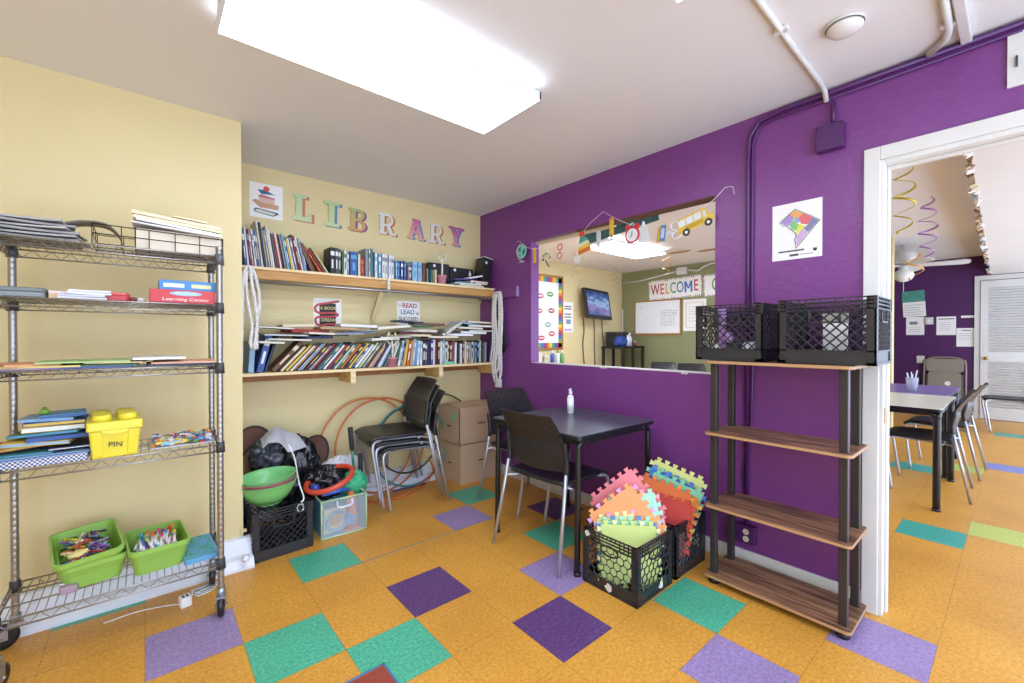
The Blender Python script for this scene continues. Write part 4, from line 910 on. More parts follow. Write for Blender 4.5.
text('marker_lettering', 'PIN', .028, M_INK, t, 0, .052, 0, base=Matrix(((1, 0, 0, 0), (0, -.15, -1, -.1095), (0, .99, 0, 0), (0, 0, 0, 1))), tilt=-4, bold=.0001)
# tray of little colourful pieces
t = E('puzzle_tray', 'flat tray of small colourful puzzle pieces at the right of the fourth rack shelf', 'tray', T(.13, 2.46, z))
G('tray', MB().box(-.115, .108, -.13, .13, 0, .006), mat('clear_grey_tray', '#b9bcbc', .3), t, bevel=.002)
m = MB(); cs_ = ['#c8463c', '#3b6fb5', '#e3c23e', '#4f9a5c', '#e9e9ea', '#e08a3c', '#8f6bb0', '#cfd6dc', '#6fb6cf', '#f0ece0']
for k in range(210):
    x, y = rk.uniform(-.105, .098), rk.uniform(-.12, .12); s_ = rk.uniform(.006, .011)
    m.box(-s_, s_, -s_ * .8, s_ * .8, 0, rk.uniform(.004, .012), k % 10, T(x, y, .0062 + rk.uniform(0, .012), rk.uniform(0, 90), rk.uniform(-20, 20)))
G('puzzle_pieces', m, [col(c) for c in cs_], t, kind='stuff')
t['label'] = 'flat tray of small colourful puzzle pieces at the right of the fourth rack shelf'
# bottom shelf: green bins
LG = mat('lime_green_plastic', '#8fbb52', .35, noise_amt=.03)
def tub(w, d, h, th=.004, flare=.82):
    m = MB()
    def ring(s, z, ins=0): 
        a, b = w / 2 * s - ins, d / 2 * s - ins; r = .03; pts = []
        for cx, cy, a0 in ((a - r, b - r, 0), (-a + r, b - r, 90), (-a + r, -b + r, 180), (a - r, -b + r, 270)):
            for k in range(6): q = R(a0 + 18 * k); pts.append((cx + r * math.cos(q), cy + r * math.sin(q), z))
        return pts
    rings = [ring(flare, 0), ring(lerp(flare, 1, .55), h * .55), ring(lerp(flare, 1, .57) + .012, h * .57), ring(1, h - .02), ring(1.035, h - .018), ring(1.045, h), ring(1, h, .003), ring(1, h - .02, .006), ring(flare, .005, th)]
    n = len(rings[0]); vs = [p for r_ in rings for p in r_]
    fs = [(i * n + j, i * n + (j + 1) % n, (i + 1) * n + (j + 1) % n, (i + 1) * n + j) for i in range(len(rings) - 1) for j in range(n)]
    fs += [tuple(reversed(range(n))), tuple(range((len(rings) - 1) * n, len(rings) * n))]
    return m.add(vs, fs, sm=False)
def stick(m, L_, r, mi, mi2, M):
    m.lathe([(0, 0), (r, 0), (r, L_ * .72), (0, L_ * .72)], 7, mi, M); m.lathe([(0, L_ * .72), (r * 1.08, L_ * .72), (r * 1.08, L_ * .97), (r * .5, L_), (0, L_)], 7, mi2, M)
zf = SZ[0]
t1 = E('storage_tub', 'lower of the two nested lime green tubs on the bottom rack shelf', 'tub', T(-.175, 2.525, zf, 8))
G('tub_body', tub(.20, .30, .10), LG, t1, bevel=0)
t2 = E('storage_tub', 'upper of the nested lime green tubs, tilted and heaped with crayons', 'tub', T(-.185, 2.52, zf + .045, 8) @ Matrix.Rotation(R(-4), 4, 'Y') @ Matrix.Rotation(R(6), 4, 'X'))
G('tub_body', tub(.20, .30, .10), LG, t2)
t3 = E('storage_tub', 'lime green tub full of white markers beside the blue board', 'tub', T(.035, 2.475, zf, 5))
G('tub_body', tub(.20, .28, .11), LG, t3)
cr = ['#c23b3a', '#3b5fa8', '#d8c13c', '#3f8f55', '#7d4aa0', '#d8742e', '#2c2c34', '#b9573c', '#7fb6d8', '#e9d9c0', '#8f9aa8']
r = random.Random(9)
M2 = t2.matrix_world
for k in range(85):
    m = MB(); a = r.uniform(0, 360); L_ = r.uniform(.05, .085)
    x, y = r.uniform(-.045, .045), r.uniform(-.09, .09)
    stick(m, L_, r.uniform(.0035, .005), 0, 1, Matrix.Translation((x, y, .058 + r.uniform(0, .03))) @ Matrix.Rotation(R(a), 4, 'Z') @ Matrix.Rotation(R(90 + r.uniform(-18, 10)), 4, 'Y') @ Matrix.Translation((0, 0, -L_ / 2)))
    c = r.choice(cr)
    G('crayon', m, [col(c), col(c, .4)], M=M2, label='crayon or pencil piece heaped in the upper nested lime tub', cat='crayon', group='crayons in the upper lime tub')
G('paper_scrap', MB().blob((0, 0, 0), .03, .022, .010, .5, 5, 2, 12), col('#e8d48a'), M=M2 @ T(-.03, -.07, .088), label='crumpled yellow wrapper at the front of the crayon tub', cat='wrapper')
M3 = T(.035, 2.475, zf, 5)
capc = ['#c4343c', '#2f6fb0', '#2f8f5a', '#d8b93c', '#7b3f8f', '#d86f2e', '#d04f8a', '#232328', '#4fb0c8', '#9ac43c']
for k in range(52):
    m = MB(); L_ = .115
    cx = -.058 + .116 * ((k * 7) % 13) / 12; cy = -.05 + .085 * (k % 9) / 8
    stick(m, L_, .0058, 0, 1, Matrix.Translation((cx, cy, .072 + .009 * (k % 4))) @ Matrix.Rotation(R(r.uniform(70, 100)), 4, 'Z') @ Matrix.Rotation(R(r.uniform(72, 84)), 4, 'Y') @ Matrix.Translation((0, 0, -L_ * .5)))
    G('marker_pen', m, [col('#e8e8ea') if k % 5 else col(r.choice(capc)), col(r.choice(capc))], M=M3, label='marker pen with coloured cap standing in the lime tub by the blue board', cat='marker', group='markers in the single lime tub')
t = E('play_board', 'blue and green textured board lying at the right of the bottom rack shelf', 'board', T(.19, 2.46, zf, 3) @ Matrix.Rotation(R(0), 4, 'X'))
G('board', MB().rbox(-.072, .055, -.13, .13, 0, .022, .01), mat('light_blue_plastic', '#5a9cc4', .45), t, bevel=.003)
m = MB()
for k in range(46): m.blob((r.uniform(-.06, .043), r.uniform(-.115, .115), .022), r.uniform(.005, .013), r.uniform(.004, .01), .004, .5, 3, k, 5)
G('raised_pattern', m, mat('green_blotch', '#4c9f7c', .5), t)
t = E('folded_bag', 'small pinkish mesh pouch under the nested lime tubs', 'pouch', T(-.235, 2.40, zf))
G('pouch', MB().rbox(-.022, .03, -.035, .04, 0, .028, .01), mat('mauve_mesh', '#a08896', .7), t, bevel=.006); G('zip_strip', MB().box(-.02, .026, -.002, .002, .028, .031), M_WSTR, t)
# small things on the floor beside the rack
t = E('power_adapter', 'small white plug adapter on the orange floor under the rack', 'adapter', T(.135, 2.50, 0, 12))
G('adapter_body', MB().rbox(-.022, .022, -.022, .022, 0, .045, .006), M_WSTR, t, bevel=.003)
G('socket_face', MB().box(-.012, -.004, -.012, .012, .045, .0455).box(.004, .012, -.012, .012, .045, .0455), M_DK, t)
G('cable', MB().tube(arc([(-.02, .01, .012), (-.08, .07, .006), (-.16, .11, .005), (-.26, .12, .005)], 5), .002, 6), M_WSTR, t)
t = E('sign_plaque', 'white hexagonal sticker plaque with black lettering on the floor by the wheel', 'sign', T(.225, 2.60, .001, 20))
hx = [(-.065, .0), (-.045, .045), (.05, .04), (.055, -.0), (.0, -.045), (-.055, -.04)]
G('plate', MB().prism(hx, 0, .003), M_WSTR, t)
G('black_outline', MB().tube([(x * .86, y * .86, .003) for x, y in hx], .0018, 4, closed=True), M_INK, t)
text('lettering', 'SECURITY', .02, M_INK, t, 0, .012, .0031, bold=.0006, tilt=-2); lines(t, -.035, .03, [-.012, -.02], M_INK, z=.0031, h=.003)
# ------------------------------------------------------------------ milk crates
def clipseg(c, s, x0, x1, z0, z1):   # line z = s*x + c inside the rectangle
    pts = []
    for x in (x0, x1):
        z = s * x + c
        if z0 - 1e-9 <= z <= z1 + 1e-9: pts.append((x, z))
    for z in (z0, z1):
        x = (z - c) / s
        if x0 < x < x1: pts.append((x, z))
    return pts[:2] if len(pts) >= 2 else None
def crate_side(w, h, style, M, handle=True):
    m = MB(); a = w / 2; th = .007
    m.box(-a, -a + .032, 0, th, 0, h, 0, M).box(a - .032, a, 0, th, 0, h, 0, M)          # corner posts
    m.box(-a, a, 0, th, 0, .012, 0, M).box(-a, a, .004, th, 0, .058, 0, M).box(-a, a, 0, th, .054, .06, 0, M)
    for z in (h - .005, h - .02, h - .035, h - .052): m.box(-a, a, 0, th + .003, z, z + .005, 0, M)
    k = 13
    for i in range(k + 1):
        x = lerp(-a, a, i / k)
        if handle and abs(x) < .05: m.box(x - .0015, x + .0015, 0, th, h - .02, h, 0, M)
        else: m.box(x - .0015, x + .0015, 0, th, h - .052, h, 0, M)
    for z in (.018, .03, .075, .1, .125, .15, .175, .2):
        for s in (-1, 1): m.box(min(s * a, s * (a - .03)), max(s * a, s * (a - .03)), -.0025, 0, z, z + .003, 0, M)
    x0, x1, z0, z1 = -a + .03, a - .03, .06, h - .052
    if style == 'lattice':
        sp = .026 if w < .34 else .029
        for s in (1, -1):
            c = -1.
            while c < 1.2:
                q = clipseg(c, s, x0, x1, z0, z1)
                if q and (Vector(q[0]) - Vector(q[1])).length > .01:
                    m.tube([M @ Vector((q[0][0], th / 2, q[0][1])), M @ Vector((q[1][0], th / 2, q[1][1]))], .0032, 4)
                c += sp * 1.42
        if handle:
            m.box(-.055, .055, -.002, th + .004, h - .105, h - .098, 0, M).box(-.057, -.05, -.002, th + .004, h - .105, h - .05, 0, M).box(.05, .057, -.002, th + .004, h - .105, h - .05, 0, M)
    else:
        r_ = .022; sx = r_ * 1.732; row = 0; z = z0 + r_
        while z < z1 - r_ * .4:
            x = x0 + sx / 2 + (sx / 2 if row % 2 else 0)
            while x < x1 - sx * .3:
                m.tube([M @ Vector((min(x1, max(x0, x + r_ * math.sin(k * PI / 3))), th / 2, min(z1, max(z0, z + r_ * math.cos(k * PI / 3))))) for k in range(6)], .0034, 4, closed=True)
                x += sx
            z += r_ * 1.5; row += 1
        m.tube([M @ Vector((.05 * math.cos(a_ * PI / 9), th / 2, h - .07 + .024 * math.sin(a_ * PI / 9))) for a_ in range(18)], .005, 5, closed=True)
    return m
def crate(label, M, w, d, h, style='lattice', group='black milk crates', m=None):
    t = E('milk_crate', label, 'crate', M, group); m = m or M_CRATE
    for k, (ww, dist) in enumerate(((w, d / 2), (d, w / 2), (w, d / 2), (d, w / 2))):
        G('side_wall', crate_side(ww, h, style, Matrix()), m, t, Matrix.Rotation(R(90 * k), 4, 'Z') @ Matrix.Translation((0, -dist, 0)))
    b = MB().box(-w / 2 + .004, w / 2 - .004, -d / 2 + .004, d / 2 - .004, 0, .004)
    for i in range(9):
        x = lerp(-w / 2 + .02, w / 2 - .02, i / 8); b.box(x - .003, x + .003, -d / 2 + .01, d / 2 - .01, .004, .012)
    G('bottom', b, m, t)
    return t
ck1 = crate('black milk crate of foam tiles standing nearest the table, honeycomb sides', T(1.862, 1.285, 0, 1), .315, .315, .275, 'hex')
crate('black milk crate of foam tiles between the table and the wooden rack', T(2.222, 1.29, 0, 0), .315, .315, .275)
cl = crate('black milk crate under the green bowls by the cream wall corner', T(.592, 2.885, 0, 3), .315, .335, .275)
WR_TOP = 1.131
c1 = crate('black milk crate with pale clutter, left one on top of the wooden rack', T(2.33, .931, WR_TOP, -90), .318, .30, .275)
c2 = crate('larger black milk crate, right one on top of the wooden rack by the door', T(2.325, .534, WR_TOP, -90), .345, .30, .278)
M_STK = mat('torn_white_label', '#d5d3ce', .6, noise_amt=.2, scale=60)
def torn(parent, u, z, s_, face, seed):
    r_ = random.Random(seed); pts = [(u + s_ * r_.uniform(.6, 1.1) * math.cos(k * PI / 5), z + s_ * r_.uniform(.5, 1.) * math.sin(k * PI / 5)) for k in range(10)]
    B = Matrix(((1, 0, 0, 0), (0, 0, -1, -.1582), (0, 1, 0, 0), (0, 0, 0, 1))); B = Matrix.Rotation(R(face), 4, 'Z') @ B
    G('torn_label', MB().prism(pts, 0, .0008), M_STK, parent, B)
torn(ck1, .0, .032, .024, -90, 1); torn(ck1, -.13, .255, .018, -90, 2); torn(ck1, .05, .035, .022, 0, 3)
# things in the top crates
r = random.Random(3)
for k, (y, x, s_, c, lab) in enumerate([(1.00, 2.25, .038, '#d9d4ca', 'crumpled cream wrapper in the left top crate'), (.95, 2.30, .05, '#3a3a42', 'dark cloth bundle in the left top crate'), (.86, 2.27, .042, '#e9e9ea', 'white crumpled paper in the left top crate'),
        (1.01, 2.36, .045, '#6a6470', 'grey cloth bundle at the back of the left top crate'), (.88, 2.38, .05, '#24242a', 'black pouch in the left top crate'), (.945, 2.225, .022, '#b98fd0', 'lilac ball of yarn in the left top crate')]):
    z0 = WR_TOP + .014 + s_ * (.9 if k != 5 else 4.5)
    G('clutter_bundle', MB().blob((0, 0, 0), s_, s_ * .95, s_ * (1.2 if k % 2 else .9), .35, 3, k * 3, 12), col(c), M=T(x, y, z0), label=lab, cat='bundle')
t = E('cleaning_cloth_pack', 'purple cup seen through the handle hole of the left top crate', 'cup', T(2.235, .98, WR_TOP + .014))
G('cup', MB().olathe([(0, 0), (.013, 0), (.019, .245), (.017, .245), (.011, .004), (0, .004)], 18), col('#b48acb'), t); t.name = 'tall_cup'
t = E('paper_pad', 'white paper pad standing inside the right top crate', 'pad', T(2.40, .545, WR_TOP + .013, -90))
G('pages', MB().box(-.045, .045, -.01, .01, .0, .205), M_WHITE, t); G('binding', MB().box(-.047, .047, -.012, .012, .165, .21), mat('taupe_binding', '#a09a90', .6), t)
# things held by the left crate: bowls
def bowl(label, z, r1, h, c, M):
    t = E('plastic_bowl', label, 'bowl', M, 'plastic bowls nested on the left crate')
    G('bowl_body', MB().olathe([(0, 0), (r1 * .5, 0), (r1 * .78, h * .35), (r1 * .94, h * .72), (r1 * .985, h - .004), (r1 * 1.03, h), (r1 * .975, h + .001), (r1 * .925, h * .72), (r1 * .76, h * .37), (r1 * .48, .006), (0, .006)], 40), mat('bowl_' + c, c, .3, noise_amt=.02), t)
    G('foot_ring', MB().olathe([(r1 * .45, 0), (r1 * .47, -.006), (r1 * .43, -.006), (r1 * .41, 0)], 32), mat('bowl_' + c, c, .3, noise_amt=.02), t)
BM = T(.548, 2.845, 0)
bowl('lowest light green plastic bowl of the nest on the left crate', 0, .150, .118, '#7fc873', T(.548, 2.845, .2855) @ Matrix.Rotation(R(-2), 4, 'Y'))
bowl('dusky pink plastic bowl nested between two green bowls', 0, .150, .118, '#b56a72', T(.549, 2.847, .3035) @ Matrix.Rotation(R(-3), 4, 'Y'))
bowl('topmost light green plastic bowl of the nest on the left crate', 0, .149, .118, '#84cf86', T(.550, 2.849, .322) @ Matrix.Rotation(R(-4), 4, 'Y'))

# ------------------------------------------------------------------ foam tiles
def jig(s, n=6, tooth=.020):
    pts = []; st = s / n
    for side in range(4):
        for k in range(n):
            x0 = -s / 2 + k * st; x1 = x0 + st
            seg_ = [(x0, 0)]
            if k % 1 == 0: seg_ = [(x0, 0), (x0 + st * .32, 0), (x0 + st * .20, tooth), (x1 - st * .20, tooth), (x1 - st * .32, 0)]
            for (x, y) in seg_:
                yy = -s / 2 - y
                a = R(90 * side); pts.append((x * math.cos(a) - yy * math.sin(a), x * math.sin(a) + yy * math.cos(a)))
    return pts
def foam(label, c, c2, cen, az, tilt, spin, s=.235, group='foam puzzle tiles in the crates'):
    # the tile's normal points to azimuth az, raised by tilt; spin turns the square in its own plane
    nrm = Vector((math.cos(R(az)) * math.cos(R(tilt)), math.sin(R(az)) * math.cos(R(tilt)), math.sin(R(tilt))))
    ux = Vector((-math.sin(R(az)), math.cos(R(az)), 0)); uy = nrm.cross(ux)
    B = Matrix(((ux.x, uy.x, nrm.x, cen[0]), (ux.y, uy.y, nrm.y, cen[1]), (ux.z, uy.z, nrm.z, cen[2]), (0, 0, 0, 1))) @ Matrix.Rotation(R(spin), 4, 'Z')
    t = E('foam_tile', label, 'foam tile', B, group)
    G('tile', MB().prism(jig(s), 0, .011), mat('foam_' + c, c, .75, noise_amt=.03), t)
    n = 6; st = s / n
    for side in range(4):
        for k in range(n):
            if (k + side) % 3 == 0:
                x0 = -s / 2 + k * st; x1 = x0 + st
                q = [(x0 + st * .32, .002), (x0 + st * .2, .020), (x1 - st * .2, .020), (x1 - st * .32, .002)]
                q = [(x, -s / 2 - y - .001) for x, y in q]; a = R(90 * side)
                G('edge_tab', MB().prism([(x * math.cos(a) - y * math.sin(a), x * math.sin(a) + y * math.cos(a)) for x, y in q], -.0005, .0125), mat('foam_' + c2, c2, .75, noise_amt=.03), t)
foam('yellow green foam tile, front one of the near crate', '#c3d37f', '#dfe3ae', (1.842, 1.262, .160), 224, 14, 0, .27)
foam('mint green foam tile with blue tabs behind the yellow green one', '#9fd6b4', '#4f86c9', (1.858, 1.278, .178), 224, 14, 3, .26)
foam('pale yellow foam tile with pink tabs in the near crate', '#dfe0a4', '#dd9cc4', (1.872, 1.300, .200), 223, 14, 10, .25)
foam('orange foam tile with lilac tabs standing in the near crate', '#ea9a63', '#d49ad0', (1.893, 1.312, .285), 218, 15, 38, .27)
foam('mint foam tile with pink tabs behind the orange one', '#a3dcc0', '#e2a0b4', (1.935, 1.285, .300), 214, 13, 12, .24)
foam('orange foam tile with pink tabs behind the mint one', '#ec9d6a', '#e59bc0', (1.945, 1.330, .270), 216, 13, 30, .25)
foam('pink foam tile standing highest at the back of the near crate', '#e5828b', '#e0787f', (1.965, 1.355, .345), 214, 12, 40, .27)
foam('dark red foam tile, front one of the far crate', '#b93c34', '#c64a3c', (2.150, 1.255, .235), 200, 12, -6, .26)
foam('burnt orange foam tile in the far crate', '#cf6a32', '#e58a3a', (2.165, 1.285, .300), 200, 12, -14, .27)
foam('bright orange foam tile with gold tabs in the far crate', '#e68a38', '#edb04a', (2.190, 1.255, .270), 200, 12, -16, .26)
foam('mint foam tile with blue tabs in the far crate', '#82c9a2', '#3f74c9', (2.225, 1.255, .310), 198, 11, -16, .27)
foam('blue foam tile in the far crate before the yellow one', '#4a82d4', '#82c9a2', (2.245, 1.300, .335), 198, 11, -18, .25)
foam('yellow green foam tile standing highest in the far crate', '#d6dc84', '#dfe49a', (2.285, 1.285, .355), 196, 10, -16, .28)

# ------------------------------------------------------------------ perforated stacking chairs
M_CHB = mat('black_chair_plastic', '#26262a', .38, noise_amt=.1)
M_CHS = mat('black_chair_seat', '#1f2024', .4, noise_amt=.1)
PROF = [(-.163, .515), (-.178, .57), (-.188, .625), (-.190, .665), (-.212, .715), (-.248, .775), (-.283, .825)]
def prof(v):
    v = v * (len(PROF) - 1); i = min(int(v), len(PROF) - 2); f = v - i
    return (lerp(PROF[i][0], PROF[i + 1][0], f), lerp(PROF[i][1], PROF[i + 1][1], f))
def back_pt(u, v):
    x, z = prof(v); w = .222 if v < .5 else lerp(.222, .196, (v - .5) * 2)
    return Vector((x - .028 * (1 - u * u), u * w, z - (.018 * (1 - u * u) if v < .12 else 0)))
def back_mb():
    m = MB(); nu, nv = 24, 16
    for j in range(nv):
        for i in range(nu):
            c = [back_pt(2 * a / nu - 1, b / nv) for a, b in ((i, j), (i + 1, j), (i + 1, j + 1), (i, j + 1))]
            hole = j in (5, 8, 10, 12, 14) and 2 <= i <= nu - 3 and (i % 3 == (0 if j in (5, 10, 14) else 1)) if j >= 7 or j == 5 else False
            if hole and j != 5:
                ctr = sum(c, Vector()) / 4; q = [ctr + (p - ctr) * .55 for p in c]
                m.add(c + q, [(k, (k + 1) % 4, 4 + (k + 1) % 4, 4 + k) for k in range(4)], sm=False)
            else: m.add(c, [(0, 1, 2, 3)], sm=False)
    return m
def seat_mb():
    def fn(u, v):
        x = lerp(-.19, .225, u); y = (v - .5) * 2
        w = .205 + .02 * math.sin(PI * min(1, u * 1.1)); z = .445 - .016 * (1 - y * y) * math.sin(PI * min(1, u + .1)) - (max(0, u - .82) / .18) ** 2 * .028
        return (x, y * w, z)
    return MB().grid(fn, 16, 12)
def weld(o):
    import bmesh
    bm = bmesh.new(); bm.from_mesh(o.data); bmesh.ops.remove_doubles(bm, verts=bm.verts, dist=.0004); bmesh.ops.recalc_face_normals(bm, faces=bm.faces); bm.to_mesh(o.data); bm.free()
def make_chair(label, M, group=None, name='stacking_chair'):
    t = E(name, label, 'chair', M, group)
    o = G('seat', seat_mb(), M_CHS, t, solid=.02); weld(o)
    o = G('backrest', back_mb(), M_CHB, t, solid=.007); weld(o)
    for s in (-1, 1):
        G('leg', MB().tube([(-.285, s * .258, 0), (-.225, s * .238, .30), (-.178, s * .224, .545)], .0105, 10), M_SILVER, t)
        G('leg', MB().tube(arc([(.165, s * .250, 0), (.198, s * .232, .26), (.212, s * .224, .375), (.195, s * .215, .415), (.15, s * .200, .424)], 5), .0105, 10), M_SILVER, t)
        G('side_rail', MB().tube(arc([(.15, s * .200, .424), (.10, s * .172, .420), (-.12, s * .172, .414), (-.17, s * .19, .410), (-.203, s * .228, .405)], 4), .0085, 8), M_SILVER, t)
        G('back_bracket', MB().tube(arc([(-.183, s * .225, .505), (-.180, s * .224, .57), (-.192, s * .224, .64), (-.194, s * .224, .675)], 4), .0145, 8), M_CHB, t)
    G('cross_rail', MB().tube([(-.13, -.222, .412), (-.13, .222, .412)], .008, 8), M_SILVER, t)
    return t
ch = make_chair('black perforated chair with silver legs pulled up to the front of the black table', T(1.897, 1.812, 0, 3))
copy_tree(ch, T(2.20, 2.40, 0, -90), 'black perforated chair behind the black table, facing the room')
gs = 'black chairs stacked by the cardboard boxes'
copy_tree(ch, T(1.515, 3.115, 0, 174), 'lowest black chair of the stack beside the cardboard boxes', gs)
copy_tree(ch, T(1.455, 3.10, .048, 174), 'middle black chair of the stack beside the cardboard boxes', gs)
copy_tree(ch, T(1.425, 3.085, .096, 174), 'topmost black chair of the stack beside the cardboard boxes', gs)

# ------------------------------------------------------------------ black table and spray bottle
def table(label, cx, cy, w, d, h, topm, rz=0, edge=None, legr=.016):
    t = E('square_table', label, 'table', T(cx, cy, 0, rz))
    G('table_top', MB().rbox(-w / 2, w / 2, -d / 2, d / 2, h - .02, h, .025), topm, t, bevel=.003)
    G('edge_band', MB().rbox(-w / 2 - .003, w / 2 + .003, -d / 2 - .003, d / 2 + .003, h - .024, h - .004, .027), edge or M_BLKM, t)
    for sx in (-1, 1):
        for sy in (-1, 1):
            x, y = sx * (w / 2 - .03), sy * (d / 2 - .03)
            lg = G('leg', MB().tube(arc([(x + sx * .008, y + sy * .0, 0), (x, y, h - .12), (x, y, h - .07), (x - sx * .02, y, h - .042), (x - sx * .07, y, h - .036)], 5), legr, 12).tube(arc([(x, y, h - .09), (x, y - sy * .02, h - .045), (x, y - sy * .08, h - .036)], 4), legr * .8, 8), M_BLKM, t)
            G('foot_cap', MB().lathe([(0, 0), (legr * 1.15, 0), (legr * 1.15, .02), (0, .02)], 12, cx=x + sx * .008, cy=y), M_BLACK, lg)
    G('apron', MB().box(-w / 2 + .06, w / 2 - .06, -d / 2 + .022, -d / 2 + .03, h - .055, h - .024).box(-w / 2 + .06, w / 2 - .06, d / 2 - .03, d / 2 - .022, h - .055, h - .024)
      .box(-w / 2 + .022, -w / 2 + .03, -d / 2 + .06, d / 2 - .06, h - .055, h - .024).box(w / 2 - .03, w / 2 - .022, -d / 2 + .06, d / 2 - .06, h - .055, h - .024), M_BLKM, t)
    return t
table('black square table with black tube legs against the purple wall', 2.045, 1.825, .71, .73, .735, mat('black_laminate_grey_sheen', '#4c525c', .28, noise_amt=.06, scale=20))  # grey-blue base colour stands in for the reflection on the black top
t = E('spray_bottle', 'clear and white pump spray bottle on the black table', 'bottle', T(2.195, 1.97, .7352))
G('bottle_body', MB().lathe([(0, 0), (.021, 0), (.022, .004), (.022, .105), (.019, .115), (.010, .12), (.010, .128), (0, .128)], 24), mat('frosted_plastic', '#e3e6ec', .2, noise_amt=.02), t)
G('label_wrap', MB().lathe([(.0223, .012), (.0225, .012), (.0225, .10), (.0223, .10)], 24), mat('white_label', '#eef2f0', .5), t)
G('pump', MB().lathe([(0, .122), (.012, .122), (.012, .142), (.007, .146), (.006, .165), (0, .166)], 16).box(-.018, .004, -.004, .004, .152, .16), mat('violet_white_pump', '#e6e0f4', .3), t)

# ------------------------------------------------------------------ cardboard boxes
def carton(label, x0, x1, y0, y1, z0, h, open_top=False):
    t = E('cardboard_box', label, 'box', T((x0 + x1) / 2, (y0 + y1) / 2, z0, 0), 'cardboard boxes in the corner')
    w, d = (x1 - x0) / 2, (y1 - y0) / 2
    m = MB()
    if open_top: m.box(-w, w, -d, -d + .005, 0, h).box(-w, w, d - .005, d, 0, h).box(-w, -w + .005, -d, d, 0, h).box(w - .005, w, -d, d, 0, h).box(-w, w, -d, d, 0, .005)
    else: m.box(-w, w, -d, d, 0, h)
    G('box_body', m, M_CARD, t)
    if open_top:
        G('flap', MB().box(-w, w, 0, d * .95, -.002, .002, 0, T(0, -d, h + .002) @ Matrix.Rotation(R(6), 4, 'X')), M_CARD, t)
        G('flap', MB().box(-w, w, -d * .95, 0, -.002, .002, 0, T(0, d, h + .002) @ Matrix.Rotation(R(-7), 4, 'X')), M_CARD, t)
        G('flap', MB().box(0, w * .9, -d, d, -.002, .002, 0, T(-w, 0, h + .004) @ Matrix.Rotation(R(-3), 4, 'Y')), M_CARD, t)
    else: G('packing_tape', MB().box(-w - .0006, w + .0006, -.025, .025, h - .04, h + .0006), mat('tan_tape', '#bda489', .35), t)
    G('printed_label', MB().box(-w - .0008, -w, -.03, .03, h * .45, h * .49).box(-w * .15, w * .2, -d - .0008, -d, h * .52, h * .56), col('#5a4a3c'), t)
    return t
carton('lower cardboard box beside the stacked chairs', 2.02, 2.46, 3.045, 3.385, 0, .33)
tb = carton('upper cardboard box with loose top flaps near the rope', 2.015, 2.455, 3.05, 3.385, .3315, .31, True)
G('red_arrow_print', MB().box(-.185, -.165, -.1685, -.168, -.055, -.035), col('#b0493a'), tb)
G('green_tag', MB().box(-.2212, -.2205, -.11, -.04, .20, .26), mat('green_tag', '#7fc49a', .6), tb, label='pale green tag')
t = E('black_cable', 'black cable looping behind the upper cardboard box', 'cable', T(1.80, 3.38, .30))
G('cable', MB().tube(arc([(0, 0, 0), (.02, 0, .25), (.12, 0, .42), (.28, 0, .43), (.40, 0, .38), (.44, -.02, .345)], 7), .006, 8), M_BLACK, t)

# ------------------------------------------------------------------ wooden shelf rack
t = E('open_shelf_rack', 'open walnut shelf rack with black posts against the purple wall by the door', 'shelf rack', T(2.305, .735, 0))
w, d = .29, .605
for k, z in enumerate((.034, .385, .752, 1.112)):
    G('shelf', MB().rbox(-w / 2, w / 2, -d / 2, d / 2, z, z + .016, .02), M_WAL, t, bevel=.002)
    e = MB().rbox(-w / 2 - .0006, w / 2 + .0006, -d / 2 - .0006, d / 2 + .0006, z + .002, z + .0135, .0206)
    G('edge_band', e, M_WALE, t)
for sx in (-1, 1):
    for sy in (-1, 1):
        x, y = sx * (w / 2 - .045), sy * (d / 2 - .035)
        for z0, z1 in ((.05, .385), (.401, .752), (.768, 1.112)):
            G('post', MB().rbox(x - .0155, x + .0155, y - .0155, y + .0155, z0, z1, .004), mat('espresso_post', '#2f2a2a', .4), t)
        G('foot', MB().lathe([(0, 0), (.024, 0), (.026, .01), (.02, .034), (0, .034)], 16, cx=x, cy=y), M_BLACK, t)

# ------------------------------------------------------------------ hoops, bags and toys at the left
def hoop(label, cx, y, cz, r, m, rr_=.008, lean=4, grp='hoops leaning on the cream wall'):
    t = E('hula_hoop', label, 'hoop', T(cx, y, 0), grp)
    G('ring', MB().tube([(r * math.cos(k * PI / 32), math.tan(R(lean)) * r * math.sin(k * PI / 32), cz + r * math.sin(k * PI / 32)) for k in range(64)], rr_, 8, closed=True), m, t)
M_ORH = mat('orange_hoop', '#c9783c', .4)
hoop('orange hula hoop leaning on the wall, wider left one', 1.345, 3.345, .385, .377, M_ORH)
hoop('orange hula hoop leaning on the wall, right one behind the chairs', 1.455, 3.325, .380, .372, mat('orange_hoop_red', '#c7683a', .4))
hoop('teal hula hoop behind the stacked chairs', 1.70, 3.300, .345, .335, mat('teal_hoop', '#4f8f8c', .4), .009)
hoop('dark hula hoop half hidden behind the chair stack', 1.66, 3.275, .40, .27, mat('dark_hoop', '#2c3436', .4), .007, 3)
t = E('coiled_cord', 'red orange cord lying coiled on the floor behind the chairs', 'cord', T(1.45, 3.14, .006))
G('cord', MB().tube(arc([(-.30, .05, .003), (-.1, .0, 0), (.1, .03, 0), (.3, .12, .004), (.42, .1, .1), (.38, .12, .22)], 6), .005, 7).tube(arc([(-.25, .08, .012), (-.05, -.04, 0), (.15, -.02, 0), (.34, .06, .03), (.5, .12, .2)], 6), .005, 7), col('#c65a35'), t)
